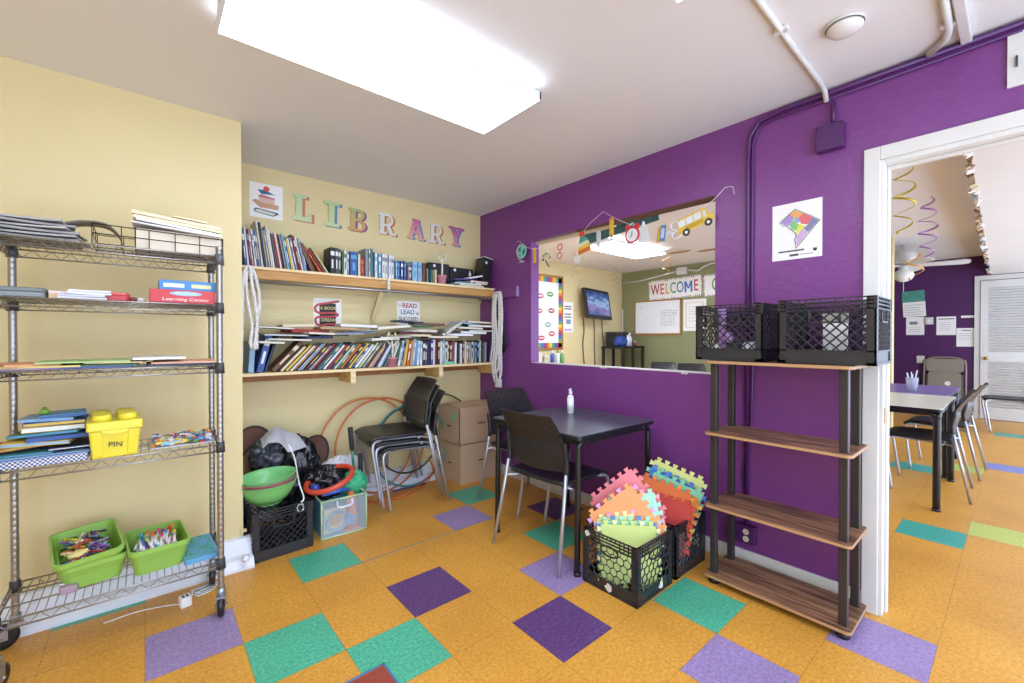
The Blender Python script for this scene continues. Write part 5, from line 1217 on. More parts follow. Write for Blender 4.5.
# bag of mesh and black plastic
M_BAG = mat('black_glossy_bag', '#1a1b1f', .22, noise_amt=.3)
def crumple(name, label, cat, M, rx, ry, rz, amp, fr, seed, m, n=36, parts=None):
    t = E(name, label, cat, M)
    G(name + '_body' if not parts else parts, MB().blob((0, 0, 0), rx, ry, rz, amp, fr, seed, n, ridge=True), m, t)
    return t
crumple('plastic_bag', 'glossy black crumpled bag heaped between the bowls and the wall', 'bag', T(.77, 3.13, .30), .14, .12, .27, .30, 2.3, 2, M_BAG)
crumple('plastic_bag', 'glossy black bag slumped on the toy bin under the red ring', 'bag', T(.90, 2.95, .295), .145, .09, .10, .35, 2.6, 9, M_BAG)
crumple('plastic_bag', 'grey and black crumpled bag behind the green bowls', 'bag', T(.63, 3.16, .47), .12, .09, .13, .38, 2.8, 5, mat('dark_grey_glossy_bag', '#4c4f57', .25, noise_amt=.4, scale=14))
t = E('mesh_sack', 'pale grey mesh sack draped over the black bags', 'sack', T(.675, 3.10, .60))
def fn(u, v):
    x = (u - .5) * .27; y = (v - .5) * .14
    k = noise.noise(Vector((x * 9, y * 9, 1.7)))
    return (x * (1 - .1 * v), -.04 + y, .075 - 1.6 * abs(x + .03) ** 1.5 * (1.2) - (.12 * (1 - v) ** 1.3) * max(0, 1 - abs(x - .01) / .11) - .03 * (1 - v) + .030 * k)
G('sack_cloth', MB().grid(fn, 40, 26), mat('pale_grey_mesh', '#b9babf', .7, noise_amt=.12, scale=60, bump=.3, bscale=300), t, solid=.004)
G('drawcord', MB().tube(arc([(.02, -.08, -.04), (.04, -.14, -.12), (.035, -.26, -.24), (.04, -.345, -.31), (.02, -.36, -.33), (.03, -.37, -.35)], 6), .0045, 6)
  .tube([(.015 + .018 * math.cos(k * PI / 8), -.372, -.355 + .022 * math.sin(k * PI / 8)) for k in range(16)], .004, 6, closed=True), M_WSTR, t)
def popup(label, cx, y, z, rx, rz, tilt, c='#6a4436', yaw=0):
    t = E('mesh_goal', label, 'mesh goal', T(cx, y, z, yaw) @ Matrix.Rotation(R(tilt), 4, 'Y') @ Matrix.Rotation(R(-12), 4, 'X'), 'brown mesh pop up goals')
    pts = [(rx * math.cos(k * PI / 20), 0, rz * math.sin(k * PI / 20)) for k in range(40)]
    m = bpy.data.materials.get('brown_mesh') or mat('brown_mesh_' + c, c, .7, noise_amt=.15, scale=80)
    G('mesh_panel', MB().add([(0, .03, 0)] + pts, [(0, 1 + k, 1 + (k + 1) % 40) for k in range(40)]), m, t, solid=.002)
    G('frame_hoop', MB().tube(pts, .006, 7, closed=True), mat('dark_binding', '#2a2322', .6), t)
popup('brown mesh pop up goal behind the green bowls by the corner', .535, 3.27, .465, .135, .19, 8)
popup('small brown mesh hoop behind the black bags, right of the pale sack', .90, 3.25, .40, .105, .15, 28, '#5c3a2e')
popup('second brown mesh hoop lying low behind the bowls', .475, 3.22, .385, .05, .16, 25, '#8a6a4c')
crumple('white_cloth', 'white cloth bundle behind the red ring and racket', 'cloth', T(1.07, 3.14, .285), .15, .085, .11, .28, 2.6, 4, mat('white_fabric', '#dcdce0', .8, noise_amt=.05), parts='cloth_bundle')
t = E('toss_ring', 'thick red plastic ring resting on the bags above the toy bin', 'ring', T(.89, 2.84, .345) @ Matrix.Rotation(R(-17), 4, 'Y') @ Matrix.Rotation(R(8), 4, 'X'))
G('ring', MB().tube([(.142 * math.cos(k * PI / 24), .128 * math.sin(k * PI / 24), 0) for k in range(48)], .0165, 12, closed=True), mat('red_orange_plastic', '#cf4a36', .35), t)
t = E('toy_ball', 'blue ball inside the red ring', 'ball', T(.815, 2.885, .29)); G('ball', MB().blob((0, 0, 0), .028, .028, .028, .02, 3, 1, 12), mat('blue_ball', '#4352b0', .4), t)
G('green_cloth', MB().blob((0, 0, 0), .085, .05, .085, .3, 2.3, 12, 18, ridge=True), mat('green_fabric', '#3fae7e', .6), M=T(1.06, 2.885, .265), label='bright green folded fabric poking out of the toy bin', cat='cloth')
# clear toy bin with pale blue trim
t = E('toy_bin', 'clear vinyl toy bin with pale blue sides and lime trim, holding orange toys', 'toy bin', T(.957, 2.885, 0, -2))
w, d, h = .275, .27, .235
M_BLUE = mat('pale_blue_fabric', '#6fa6c9', .6)
G('side_panel', MB().box(-w / 2, -w / 2 + .004, -d / 2, d / 2, 0, h), M_BLUE, t); G('side_panel', MB().box(w / 2 - .004, w / 2, -d / 2, d / 2, 0, h), M_BLUE, t); G('side_panel', MB().box(-w / 2, w / 2, d / 2 - .004, d / 2, 0, h), M_BLUE, t)
G('bottom', MB().box(-w / 2, w / 2, -d / 2, d / 2, 0, .004), M_BLUE, t)
vin = mat('clear_vinyl', '#d5e4ea', .1, alpha=.22)
G('clear_front', MB().box(-w / 2 + .006, w / 2 - .006, -d / 2 + .001, -d / 2 + .003, .006, h - .006), vin, t)
m = MB()
a, b = w / 2, d / 2
m.tube([(-a, -b, h), (a, -b, h), (a, b, h), (-a, b, h)], .006, 6, closed=True).tube([(-a, -b, 0.006), (a, -b, .006), (a, b, .006), (-a, b, .006)], .005, 6, closed=True)
for x, y in ((-a, -b), (a, -b), (a, b), (-a, b)): m.tube([(x, y, 0.005), (x, y, h)], .005, 6)
G('trim_piping', m, mat('lime_piping', '#b8d3a0', .5), t)
G('handle', MB().tube(arc([(-.045, -b - .004, h - .012), (-.042, -b - .012, h - .045), (0, -b - .014, h - .05), (.042, -b - .012, h - .045), (.045, -b - .004, h - .012)], 4), .007, 6), mat('pale_handle', '#cfdcea', .5), t)
# toys in the bin
bx, by = .957, 2.885
t = E('toy_ring', 'sky blue toy ring inside the clear toy bin', 'ring', T(bx - .04, by - .10, .085)); G('ring', MB().tube([(.062 * math.cos(k * PI / 14), 0.004 * math.sin(k), .058 * math.sin(k * PI / 14)) for k in range(28)], .008, 8, closed=True), mat('sky_blue_plastic', '#6fa8dc', .4), t)
t = E('foam_block', 'cream foam block with a round hole inside the clear toy bin', 'block', T(bx - .045, by - .055, .006, 3)); G('block', MB().box(-.07, .07, -.02, .02, 0, .15), mat('cream_foam', '#e2cfa0', .6), t, bevel=.006); G('round_recess', MB().disc_plate(0, .085, .042, 0, .001, M=Matrix(((1, 0, 0, 0), (0, 0, -1, -.0205), (0, 1, 0, 0), (0, 0, 0, 1)))), mat('tan_orange_foam', '#cf9a5a', .6), t)
t = E('traffic_cone', 'orange toy cone standing inside the clear toy bin', 'cone', T(bx + .06, by - .07, .006)); G('cone', MB().lathe([(0, .012), (.045, .012), (.018, .235), (.008, .238), (0, .238)], 20), mat('orange_plastic', '#e0743a', .45), t); G('cone_base', MB().rbox(-.055, .055, -.05, .05, 0, .012, .01), mat('orange_plastic', '#e0743a', .45), t)
t = E('toy_star', 'blue star shaped toy at the front of the clear toy bin', 'toy', T(bx + .035, by - .122, .085)); G('star', MB().prism([((.05 if k % 2 == 0 else .024) * math.cos(R(90 + 36 * k)), (.05 if k % 2 == 0 else .024) * math.sin(R(90 + 36 * k))) for k in range(10)], 0, .008, M=Matrix(((1, 0, 0, 0), (0, 0, -1, 0), (0, 1, 0, 0), (0, 0, 0, 1)))), mat('cornflower_plastic', '#5d86c4', .5), t, bevel=.002)
t = E('toy_ball', 'salmon red ball low in the clear toy bin', 'ball', T(bx + .09, by - .0, .05)); G('ball', MB().blob((0, 0, 0), .038, .038, .038, .02, 3, 1, 14), mat('salmon_plastic', '#d96a4a', .4), t)
t = E('toy_bat', 'blue toy bat lying across the rim of the toy bin', 'bat', T(bx - .03, by - .05, .262, 10)); G('bat', MB().tube([(-.09, 0, .0), (.02, 0, -.004), (.09, 0, -.012)], [.013, .016, .010], 12), mat('royal_blue_plastic', '#3f6ec4', .4), t)
# rackets
def racket(label, M, c):
    t = E('racket', label, 'racket', M, 'rackets stuck in the toy bin')
    G('grip', MB().tube([(0, 0, .50), (0, 0, .505), (0, 0, .655), (0, 0, .66)], [.012, .0155, .0175, .014], 10), mat('dark_grip', '#2e3033', .7, bump=.5, bscale=200), t)
    fr_ = mat(c[0], c[1], .35)
    G('shaft', MB().tube([(0, 0, .50), (0, 0, .46), (.0, 0, .40)], .009, 8).tube(arc([(0, 0, .42), (.018, 0, .36), (.06, 0, .29)], 4), .006, 6).tube(arc([(0, 0, .42), (-.018, 0, .36), (-.06, 0, .29)], 4), .006, 6), fr_, t)
    G('head', MB().tube([(.078 * math.cos(k * PI / 18), 0, .175 + .125 * math.sin(k * PI / 18)) for k in range(36)], .007, 8, closed=True), fr_, t)
    m = MB()
    for k in range(-6, 7):
        x = k * .0115; q = .12 * math.sqrt(max(0, 1 - (x / .076) ** 2)); m.tube([(x, 0, .175 - q), (x, 0, .175 + q)], .0009, 4)
    for k in range(-9, 10):
        z = k * .0125; q = .075 * math.sqrt(max(0, 1 - (z / .124) ** 2)); m.tube([(-q, 0, .175 + z), (q, 0, .175 + z)], .0009, 4)
    G('strings', m, M_WSTR, t)
racket('green racket with dark grip standing up from the toy bin', T(1.118, 2.965, -.03, 35) @ Matrix.Rotation(R(-3), 4, 'Y') @ Matrix.Rotation(R(-3), 4, 'X'), ('green_racket', '#3f8f72'))
racket('silver racket head down in the toy bin behind the green one', T(1.165, 3.02, -.235, 50) @ Matrix.Rotation(R(-2), 4, 'Y'), ('silver_racket', '#c5cdd2'))
# crate content behind bowls
0 and G('folded_cloth', MB().blob((0, 0, 0), .12, .12, .06, .2, 3, 6, 16), mat('dark_cloth', '#33283c', .8), M=T(.592, 2.89, .09), label='dark folded cloth inside the left floor crate', cat='cloth')
# mat in the foreground
t = E('floor_mat', 'rust red mat with a blue edge at the bottom edge of the photo', 'mat', T(.685, 1.556, .0008, 0))
G('mat_field', MB().box(-.40, -.006, -.5, -.006, 0, .006), mat('rust_red_mat', '#96402e', .8, noise_amt=.15, scale=60), t)
G('edge_binding', MB().box(-.4, .0, -.007, .001, 0, .008).box(-.007, .001, -.5, .0, 0, .008), mat('steel_blue_edge', '#4a7ba0', .5), t)
# ------------------------------------------------------------------ next room seen through the opening
t = E('bulletin_board', 'bulletin board with rainbow border and red word cards in the next room', 'bulletin board', MBk(4.79, 1.66, 5.04))
G('wood_frame', MB().box(-.62, .62, -.62, .62, 0, .02), mat('brown_frame', '#a8763e', .5), t)
G('white_field', MB().box(-.58, .58, -.58, .58, .02, .022), M_WHITE, t)
m = MB(); rc = ['#c8403c', '#e08a3a', '#e3c83c', '#5aa05c', '#3f72b8', '#7a4a9c']
for i in range(24):
    a = lerp(-.58, .58, i / 24); b_ = lerp(-.58, .58, (i + 1) / 24)
    m.box(a, b_, .50, .58, .022, .024, i % 6).box(a, b_, -.58, -.50, .022, .024, (i + 2) % 6).box(.50, .58, a, b_, .022, .024, (i + 1) % 6).box(-.58, -.50, a, b_, .022, .024, (i + 3) % 6)
G('rainbow_border', m, [col(c) for c in rc], t)
for k, (x, y, c) in enumerate([(.30, .30, '#4f8f4a'), (.33, .03, '#a83a50'), (.25, -.20, '#7aa08a'), (.34, -.35, '#b5303c'), (.05, .02, '#c23a4a'), (.1, -.42, '#c23a4a'), (.08, .26, '#c05a80'), (-.2, .2, '#3f72b8'), (-.2, -.2, '#e08a3a')]):
    G('word_card', MB().disc_plate(x, y, .075, .022, .024, sy=.55), col(c), t)
    G('card_lettering', MB().box(x - .045, x + .045, y - .008, y + .012, .024, .0245), M_WHITE, t)
t = E('wall_tv', 'flat black television showing a blue and purple picture in the next room', 'television', MBk(6.17, 1.84, 4.90) @ Matrix.Rotation(R(-10), 4, 'X') @ Matrix.Rotation(R(8), 4, 'Y'))
G('tv_frame', MB().box(-.42, .42, -.265, .265, -.03, .03), M_BLACK, t, bevel=.008)
def screen_mat():
    m = bpy.data.materials.new('tv_screen'); m.use_nodes = True; n = m.node_tree.nodes; L = m.node_tree.links; b = n['Principled BSDF']
    tc = n.new('ShaderNodeTexCoord'); mp = n.new('ShaderNodeMapping'); mp.inputs['Scale'].default_value = (3, 9, 1); L.new(tc.outputs['Object'], mp.inputs['Vector'])
    nz = n.new('ShaderNodeTexNoise'); nz.inputs['Scale'].default_value = 1.6; nz.inputs['Detail'].default_value = 5; L.new(mp.outputs[0], nz.inputs['Vector'])
    sx_ = n.new('ShaderNodeSeparateXYZ'); L.new(tc.outputs['Object'], sx_.inputs[0]); ma = n.new('ShaderNodeMath'); ma.operation = 'MULTIPLY_ADD'; ma.inputs[1].default_value = 2.0; L.new(sx_.outputs['Y'], ma.inputs[0]); L.new(nz.outputs[0], ma.inputs[2])
    cr = n.new('ShaderNodeValToRGB'); e = cr.color_ramp.elements; e[0].position = .1; e[0].color = rgb('#3f5f9c') + (1,); e[1].position = .95; e[1].color = rgb('#24396a') + (1,)
    for p_, c_ in ((.28, '#8f74b0'), (.38, '#7a86c0'), (.52, '#9fbbe0'), (.7, '#4a6cab')): q = e.new(p_); q.color = rgb(c_) + (1,)
    L.new(ma.outputs[0], cr.inputs[0]); L.new(cr.outputs[0], b.inputs['Emission Color']); b.inputs['Emission Strength'].default_value = .75; b.inputs['Base Color'].default_value = (.01, .01, .02, 1); b.inputs['Roughness'].default_value = .2
    return m
G('screen', MB().box(-.375, .375, -.205, .222, .030, .0315), screen_mat(), t)
G('wall_mount', MB().box(-.1, .1, -.1, .1, -.13, -.03), M_BLKM, t)
for k, x in enumerate((5.93, 6.22, 6.45)):
    G('tv_cable', MB().tube(arc([(0, 0, 1.60), (.02, 0, 1.35), (-.01 + .03 * k, 0, 1.1), (.05, 0, .6)], 5), .009, 6), mat('dark_cable', '#4a443c', .5), M=T(x, 5.02, 0), label='thin dark cable hanging under the television, %s from the left' % ORD[k], cat='cable', group='cables under the television')
t = paper('wall_poster', 'white poster with a small picture between bulletin board and television', 'poster', MBk(5.55, 1.60, 5.04), .26, .52)
lines(t, -.09, .09, [.18, .14, .05, 0], h=.02, seed=4); G('picture', MB().box(-.05, .07, -.12, -.04, .0013, .002), col('#8a93a8'), t); G('pink_patch', MB().box(-.1, .1, -.24, -.2, .0013, .002), col('#c9a8cf'), t)
# cabinet and jars below the bulletin board
t = E('low_cabinet', 'low white cabinet under the bulletin board in the next room', 'cabinet', T(4.9, 4.84, 0))
G('cabinet_body', MB().box(-.75, .35, -.2, .19, 0, .80), M_TRIM, t); G('cabinet_top', MB().box(-.77, .37, -.22, .19, .80, .83), M_TRIM, t)
for k, (x, c, w, h, lab) in enumerate([(4.42, '#b39a78', .11, .15, 'tan carton on the cabinet under the bulletin board'), (4.57, '#d8cfc0', .12, .17, 'cream box on the cabinet under the bulletin board'), (4.73, '#c2b8a0', .10, .12, 'beige box on the cabinet under the bulletin board')]):
    tt = E('supply_box', lab, 'box', T(x, 4.78, 0.8305)); G('box', MB().box(-w / 2, w / 2, -.05, .05, 0, h), col(c), tt, bevel=.004); G('box_lid', MB().box(-w / 2 - .004, w / 2 + .004, -.054, .054, h, h + .012), col('#e6e1d6'), tt)
for k, (x, c, c2, lab) in enumerate([(4.90, '#3f5fb0', '#e8e8ee', 'blue bottle with white cap on the cabinet'), (5.02, '#e6e9ea', '#3f8f5a', 'white bottle with green cap on the cabinet'), (5.12, '#6aa05a', '#dfe6df', 'green bottle at the right end of the cabinet')]):
    tt = E('bottle', lab, 'bottle', T(x, 4.78, 0.8305)); G('bottle_body', MB().lathe([(0, 0), (.034, 0), (.036, .14), (.015, .17), (0, .17)], 14), col(c), tt); G('cap', MB().lathe([(0, .17), (.016, .17), (.014, .21), (0, .21)], 12), col(c2), tt)
# black cart under the television
t = E('utility_table', 'tall black open table under the television in the next room', 'table', T(6.66, 4.70, 0))
G('table_top', MB().box(-.32, .32, -.24, .24, 1.05, 1.09), M_BLKM, t); G('lower_shelf', MB().box(-.30, .30, -.22, .22, .68, .70), M_BLKM, t)
for x in (-.30, .0, .30):
    for y in (-.21, .21): G('leg', MB().box(x - .02, x + .02, y - .02, y + .02, 0, 1.05), M_BLKM, t)
t = E('storage_box', 'black box on the tall table with a blue bag in front', 'box', T(6.62, 4.80, 1.0905)); G('box', MB().box(-.18, .17, -.12, .12, 0, .24), M_BLACK, t, bevel=.01); G('box_lid', MB().box(-.185, .175, -.125, .125, .24, .26), M_DK, t)
G('blue_bag', MB().blob((0, 0, 0), .15, .09, .10, .3, 2.5, 3, 16, ridge=True), mat('royal_blue_bag', '#2a4690', .5), M=T(6.45, 4.60, 1.17), label='crumpled royal blue bag on the tall black table', cat='bag')
for k, (x, y, h, c, lab) in enumerate([(6.63, 4.58, .2, '#dfe3ea', 'white spray bottle on the tall table, left one'), (6.72, 4.60, .24, '#cfd5dc', 'pale spray bottle on the tall table, tallest'), (6.88, 4.60, .10, '#8b4a4a', 'small maroon jar at the right end of the tall table')]):
    tt = E('bottle', lab, 'bottle', T(x, y, 1.0905)); G('bottle_body', MB().lathe([(0, 0), (.04, 0), (.042, h * .6), (.015, h * .8), (0, h * .8)], 14), col(c), tt); G('cap', MB().lathe([(0, h * .8), (.02, h * .8), (.018, h), (0, h)], 10), col('#e6e6ea'), tt)
# green wall
XG = 7.1
t = E('whiteboard', 'wood framed whiteboard with handwriting on the olive green wall', 'whiteboard', MR(4.275, 1.61, XG))
fr = MB(); w, h = .47, .32
fr.box(-w, w, h - .025, h, 0, .02).box(-w, w, -h, -h + .035, 0, .025).box(-w, -w + .025, -h, h, 0, .02).box(w - .025, w, -h, h, 0, .02)
G('frame', fr, mat('brown_frame', '#a8763e', .5), t); G('writing_surface', MB().box(-w + .02, w - .02, -h + .02, h - .02, 0, .01), mat('whiteboard_enamel', '#eceff0', .2), t)
m = MB(); r = random.Random(12)
for y in (.12, .085, .05, .015, -.03, -.07, -.105, -.14):
    x = .08
    while x < .36:
        L_ = r.uniform(.02, .06); m.tube([(x + L_ * q / 4, y + r.uniform(-.012, .012), .0105) for q in range(5)], .0028, 4); x += L_ + .018
m.tube([(-.34, .2, .0105), (-.3, .2, .0105)], .004, 4)
G('handwriting', m, M_INK, t)
t = E('framed_chart', 'pale framed paper chart right of the whiteboard', 'chart', MR(3.57, 1.63, XG))
G('sheet', MB().box(-.2, .2, -.27, .27, 0, .01), M_WHITE, t)
G('inner_border', MB().tube([(-.15, -.21, .012), (.15, -.21, .012), (.15, .21, .012), (-.15, .21, .012)], .006, 4, closed=True), col('#c9b79a'), t)
lines(t, -.11, .12, [.14, .1, .06, .02, -.05, -.1], m=col('#c5c5cc'), z=.0105, h=.008, seed=8)
def banner(label, yc, wd, word, cols_, size, off=0.):
    t = E('wall_banner', label, 'banner', MR(yc, 2.115, XG, 1.5))
    G('banner_sheet', MB().box(-wd / 2, wd / 2, -.18, .18, 0, .004), M_WHITE, t)
    m = MB(); r = random.Random(len(word)); n = int(wd * 30)
    for i in range(n):
        x = lerp(-wd / 2, wd / 2 - .02, i / (n - 1)); L1 = r.uniform(.012, .035)
        m.box(x, x + .018, .18 - L1, .18, .004, .0045, i % 6); L1 = r.uniform(.012, .035); m.box(x, x + .018, -.18, -.18 + L1, .004, .0045, (i + 2) % 6)
    for j in range(10):
        y = lerp(-.18, .16, j / 9); m.box(-wd / 2, -wd / 2 + .02, y, y + .02, .004, .0045, j % 6).box(wd / 2 - .02, wd / 2, y, y + .02, .004, .0045, (j + 3) % 6)
    G('confetti_border', m, [col(c) for c in ('#c8403c', '#3a3a44', '#e3c83c', '#5aa05c', '#3f72b8', '#7a4a9c')], t)
    n = len(word); wid = {'W': 1.35, 'M': 1.3, 'O': 1.12, 'C': 1.0, 'G': 1.1, 'E': .85, 'L': .8}; tot = sum(wid[q] for q in word); acc = 0
    for i, chh in enumerate(word):
        x = (acc + wid[chh] / 2) / tot * wd * .9 - wd * .45 + off; acc += wid[chh]
        if chh == 'M':
            q_ = size * .35; w_ = .032
            G('letter', MB().box(x - .07, x - .07 + w_, -q_, q_, .006, .008).box(x + .07 - w_, x + .07, -q_, q_, .006, .008).prism([(x - .07, q_), (x - .036, q_), (x + .012, -q_ * .35), (x - .012, -q_ * .35)], .0061, .0081).prism([(x + .036, q_), (x + .07, q_), (x + .012, -q_ * .35), (x - .012, -q_ * .35)], .0062, .0082), col(cols_[i % len(cols_)]), t)
            continue
        text('letter', chh, size, col(cols_[i % len(cols_)]), t, x, 0, .006, sx=.80 if chh == 'M' else .62, bold=.001 if chh == 'M' else .003)
banner('banner on the green wall reading WELCOME in rainbow capitals', 3.945, 1.0, 'WELCOME', ['#a8303c', '#cc4a3c', '#d8a63c', '#4f9f6c', '#3a8aa0', '#3f72b8', '#b8354c'], .27)
banner('second banner right of the welcome one, beginning with green G', 3.02, .8, 'GO', ['#5aa05c', '#3f72b8'], .28, -.02)
conduit('white surface cable crossing the top of the olive green wall', [(7.08, 5.0, 2.30), (7.08, 4.6, 2.31), (7.08, 4.2, 2.36), (7.08, 3.9, 2.40)], .012, M_TRIM, name='surface_cable', cat='cable')
conduit('white looping cable right of the small white wall box', [(7.08, 3.68, 2.40), (7.08, 3.5, 2.37), (7.08, 3.42, 2.42), (7.08, 3.3, 2.46), (7.08, 2.9, 2.47)], .014, M_TRIM, name='surface_cable', cat='cable')
t = E('cable_box', 'small white cable box high on the olive green wall', 'cable box', MR(3.79, 2.40, XG)); G('box', MB().box(-.09, .09, -.06, .06, 0, .05), M_TRIM, t, bevel=.006); G('box_lid', MB().box(-.08, .08, -.05, .05, .05, .055), M_TRIM, t)
conduit('thin white vertical pipe in the yellow and green corner', [(7.07, 5.0, 1.8), (7.07, 5.0, .4)], .012, M_TRIM, name='corner_pipe', cat='pipe')
# teal board hanging under the ceiling
t = E('teal_board', 'teal brushed board hanging just behind the top of the wall opening', 'board', MR(2.12, 2.27, 2.92, 6))
G('board', MB().box(-.36, .36, -.19, .22, 0, .012), mat('teal_paint', '#5f9c92', .6, noise_amt=.25, scale=6), t)
m = MB(); r = random.Random(6)
for k in range(30):
    x, y = r.uniform(-.34, .2), r.uniform(-.18, .2); m.box(x, x + r.uniform(.05, .14), y, y + .006, .012, .0126)
G('brush_strokes', m, col('#3f7a74'), t)
# metallic swirls
def swirl(label, x, y, z0, z1, r_, turns, c, grp, zt=ZC2, seed=0, w=.008):
    t = E('hanging_swirl', label, 'swirl decoration', T(x, y, zt), grp)
    rr_ = random.Random(seed); n = int(turns * 14); ph = rr_.uniform(0, 6)
    pts = [(r_ * (.55 + .45 * math.sin(k / n * PI)) * math.cos(ph + k / 14 * 2 * PI), r_ * (.55 + .45 * math.sin(k / n * PI)) * math.sin(ph + k / 14 * 2 * PI), lerp(z0, z1, k / n) - zt) for k in range(n + 1)]
    G('foil_spiral', MB().tube(pts, w, 6, flat=.35), mat('foil_' + c, c, .3, .3), t)
    G('thread', MB().tube([(0, 0, 0), pts[0]], .001, 4), M_WSTR, t)
sg = 'foil swirls hanging in the next room'
swirl('pale foil swirl hanging left in the view through the opening', 4.54, 4.0, 2.45, 2.02, .05, 4, '#a09084', sg, seed=1, w=.004)
swirl('pale foil swirl hanging left of the television corner', 5.79, 4.24, 2.42, 2.06, .055, 3.5, '#9c8f86', sg, seed=2, w=.004)
swirl('gold foil swirl hanging before the welcome banner', 5.55, 3.2, 2.45, 2.12, .06, 3, '#c98f5c', sg, seed=3, w=.005)
sg2 = 'foil swirls hanging beyond the doorway'
swirl('yellow foil swirl, nearest beyond the doorway', 4.05, .53, 2.49, 1.97, .062, 4.2, '#c9b83c', sg2, seed=4)
swirl('purple foil swirl right of the yellow one beyond the doorway', 4.95, .50, 2.40, 1.92, .062, 4.5, '#a87ab0', sg2, seed=5)
swirl('orange foil swirl hanging lowest near the ceiling fan', 6.0, .70, 2.1, 1.84, .07, 1.6, '#e09a3a', sg2, seed=6)
for x, y, k in ((5.97, 3.23, 0), (6.15, 2.89, 1)):
    G('ceiling_patch', MB().disc_plate(0, 0, .12, -.006, 0, sx=.5, sy=1.4), mat('brown_patch', '#a8835c', .7), M=T(x, y, ZC2), label='brown oval patch on the next room ceiling, %s one' % ('left' if k == 0 else 'right'), cat='patch', group='brown ovals on the ceiling')
# two chairs low in the opening
copy_tree(ch, T(6.55, 3.80, 0, 215), 'black chair beyond the opening, left of two by the green wall', 'chairs low behind the opening')
copy_tree(ch, T(6.5, 3.28, 0, 215), 'black chair beyond the opening, right of two by the milk crate', 'chairs low behind the opening')

# ------------------------------------------------------------------ far room through the doorway
M_CREAMT = mat('cream_table_laminate', '#e3e0cb', .25, noise_amt=.03); M_PURT = mat('purple_table_laminate', '#7b62a8', .3, noise_amt=.05)
table('square table with cream top and black legs beyond the doorway', 4.81, .70, 1.03, .70, .735, M_CREAMT, legr=.022)
table('purple topped table pushed up behind the cream one', 5.87, .75, 1.0, .72, .735, M_PURT, legr=.022)
t = E('clear_cup', 'clear plastic cup of white utensils on the purple table', 'cup', T(5.55, .66, .7352))
G('cup_body', MB().olathe([(0, 0), (.035, 0), (.048, .13), (.045, .13), (.033, .004), (0, .004)], 20), mat('clear_plastic', '#cdd3e2', .15, alpha=.5), t)
m = MB()
for k in range(6): a = k * 1.05; m.tube([(.01 * math.cos(a), .01 * math.sin(a), .01), (.04 * math.cos(a), .04 * math.sin(a), .16 + .008 * k)], .004, 5)
G('utensils', m, M_WSTR, t)
fb = 'black chairs around the far tables'
copy_tree(ch, T(4.93, .52, 0, 92), 'dark chair pushed under the cream table, its back toward the doorway right', fb)
copy_tree(ch, T(5.78, .49, 0, 88), 'dark chair pushed under the purple table, behind the first far chair', fb)
copy_tree(ch, T(8.71, .10, 0, 96), 'dark chair standing alone before the louvred door', 'lone chair by the louvred door')
# folding chair leaning folded at the far wall
t = E('folding_chair', 'taupe metal folding chair standing folded against the plum wall', 'folding chair', MR(.775, 0, 9.66) @ Matrix.Rotation(R(-5), 4, 'X'))
MF = mat('taupe_metal', '#8f8578', .45, noise_amt=.05)
G('frame', MB().tube(arc([(-.235, 0, 0), (-.235, .80, 0), (-.20, .89, 0), (-.12, .93, 0), (.12, .93, 0), (.20, .89, 0), (.235, .80, 0), (.235, 0, 0)], 5), .013, 8), MF, t)
G('backrest', MB().rbox(-.215, .215, .70, .91, .0, .014, .05), MF, t, bevel=.004)
st = G('seat', MB().rbox(-.19, .19, .26, .70, .016, .032, .05), MF, t, bevel=.004)
G('white_sticker', MB().disc_plate(.04, .52, .035, .033, .0336), M_WSTR, st)
G('rear_leg', MB().tube([(-.2, .66, -.02), (-.2, .02, -.02)], .012, 8).tube([(.2, .66, -.02), (.2, .02, -.02)], .012, 8), MF, t)
XF = 9.78
t = E('wall_calendar', 'hanging calendar with teal picture page on the plum wall', 'calendar', MR(1.15, 1.81, XF, 3))
G('picture_page', MB().box(-.14, .14, .03, .215, 0, .004), mat('teal_picture', '#4f9488', .5, noise_amt=.5, scale=14), t); G('date_page', MB().box(-.138, .142, -.215, .03, 0, .003), M_WHITE, t); lines(t, -.12, .12, [-.02, -.06, -.1, -.14, -.18], m=col('#a9adb5'), z=.003, h=.008, seed=1)
t = paper('notice_sheet', 'white notice with dark heading under the calendar', 'notice', MR(1.13, 1.44, XF), .224, .30); lines(t, -.07, .06, [.06, .035], h=.02, seed=2); lines(t, -.08, .08, [-.03, -.06, -.09], m=col('#b5b5bb'), h=.006, seed=3)
t = paper('notice_sheet', 'white notice sheet in the middle of the plum wall', 'notice', MR(.765, 1.435, XF), .222, .296); lines(t, -.09, .09, [.11], h=.015, jig=0); lines(t, -.08, .08, [.05, .02, -.01, -.04, -.07], m=col('#b5b5bb'), h=.006, seed=5)
t = paper('notice_sheet', 'white notice sheet beside the louvred door casing', 'notice', MR(.54, 1.25, XF), .218, .29); lines(t, -.05, .07, [.11], h=.012, seed=6); lines(t, -.08, .08, [.06, .03, 0, -.03], m=col('#b5b5bb'), h=.005, seed=7)
paper('paper_strip', 'narrow white paper strip above the notices', 'strip', MR(.525, 1.573, XF), .15, .035)
t = E('wall_switch', 'white thermostat beside the calendar foot', 'switch', MR(.96, 1.52, XF)); G('cover_plate', MB().box(-.048, .048, -.058, .058, 0, .02), M_TRIM, t, bevel=.004); G('dial', MB().disc_plate(0, 0, .02, .02, .028), M_WSTR, t)
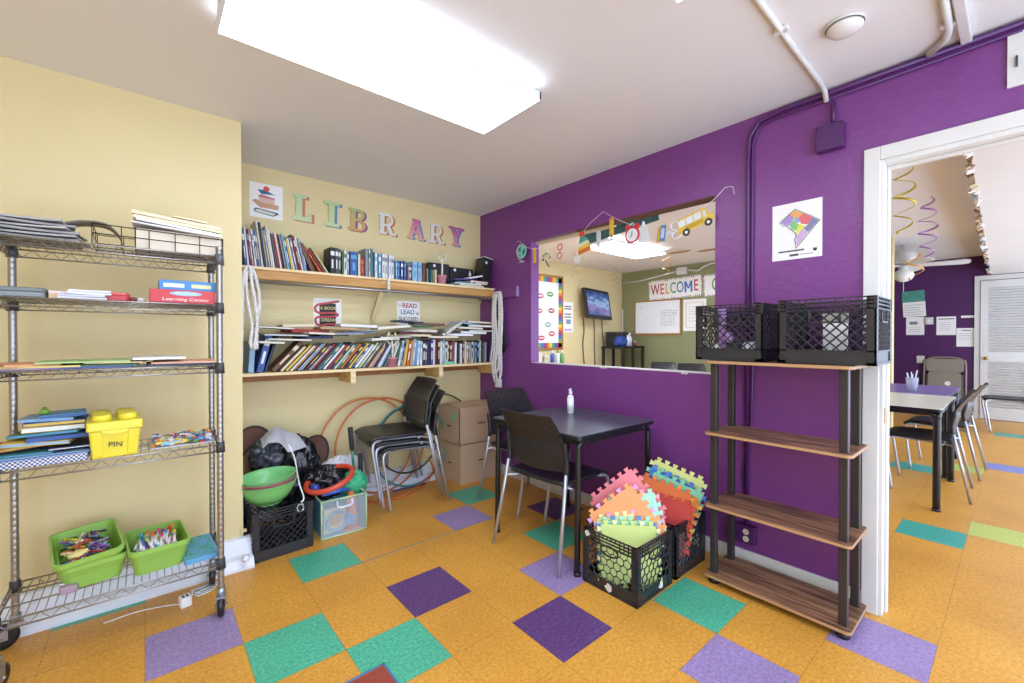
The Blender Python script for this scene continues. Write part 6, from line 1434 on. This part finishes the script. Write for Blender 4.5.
t = E('wall_switch', 'white light switch left of the folded chair', 'switch', MR(1.06, .885, XF)); G('cover_plate', MB().box(-.048, .048, -.06, .06, 0, .01), M_TRIM, t, bevel=.003); G('toggle', MB().box(-.008, .008, -.015, .015, .01, .022), M_WSTR, t)
# ceiling fan
t = E('ceiling_fan', 'white ceiling fan with glass globe in the far room', 'ceiling fan', T(7.85, 1.03, ZC2 - .085))
G('downrod', MB().tube([(0, 0, -.01), (0, 0, .085)], .02, 8), M_TRIM, t)
G('housing', MB().lathe([(0, 0), (.13, 0), (.14, -.05), (.14, -.13), (.10, -.17), (0, -.17)], 24), M_TRIM, t)
G('light_globe', MB().lathe([(0, -.17), (.05, -.17), (.05, -.25), (.10, -.28), (.115, -.33), (.09, -.38), (.04, -.41), (0, -.415)], 24), mat('frosted_globe', '#f0eee6', .3), t)
for k in range(5):
    B = Matrix.Rotation(R(-78 + 72 * k), 4, 'Z')
    G('blade', MB().prism([(.17, -.045), (.58, -.07), (.63, -.05), (.64, .0), (.63, .05), (.58, .07), (.17, .045)], -.006, .006, 0, B @ Matrix.Translation((0, 0, -.20)) @ Matrix.Rotation(R(-16), 4, 'X')).box(.03, .2, -.018, .018, -.208, -.190, 0, B), M_TRIM, t)
G('pull_chain', MB().tube([(.03, 0, -.40), (.03, 0, -.55)], .003, 5), M_WSTR, t)

# ------------------------------------------------------------------ camera, daylight, view
cam = bpy.data.cameras.new('camera'); co = bpy.data.objects.new('camera', cam); C.objects.link(co)
cam.sensor_width = 36; cam.lens = 431.6 / 1024 * 36; cam.clip_start = .02
co.matrix_world = CAMM
bpy.context.scene.camera = co
w = bpy.data.worlds.new('world'); bpy.context.scene.world = w; w.use_nodes = True
bg = w.node_tree.nodes['Background']; bg.inputs[0].default_value = (.76, .90, 1.15, 1); bg.inputs[1].default_value = WORLD
sc = bpy.context.scene
sc.view_settings.view_transform = 'Standard'; sc.view_settings.look = 'None'; sc.view_settings.gamma = 1; sc.view_settings.use_curve_mapping = False
sc.view_settings.exposure = EXPO
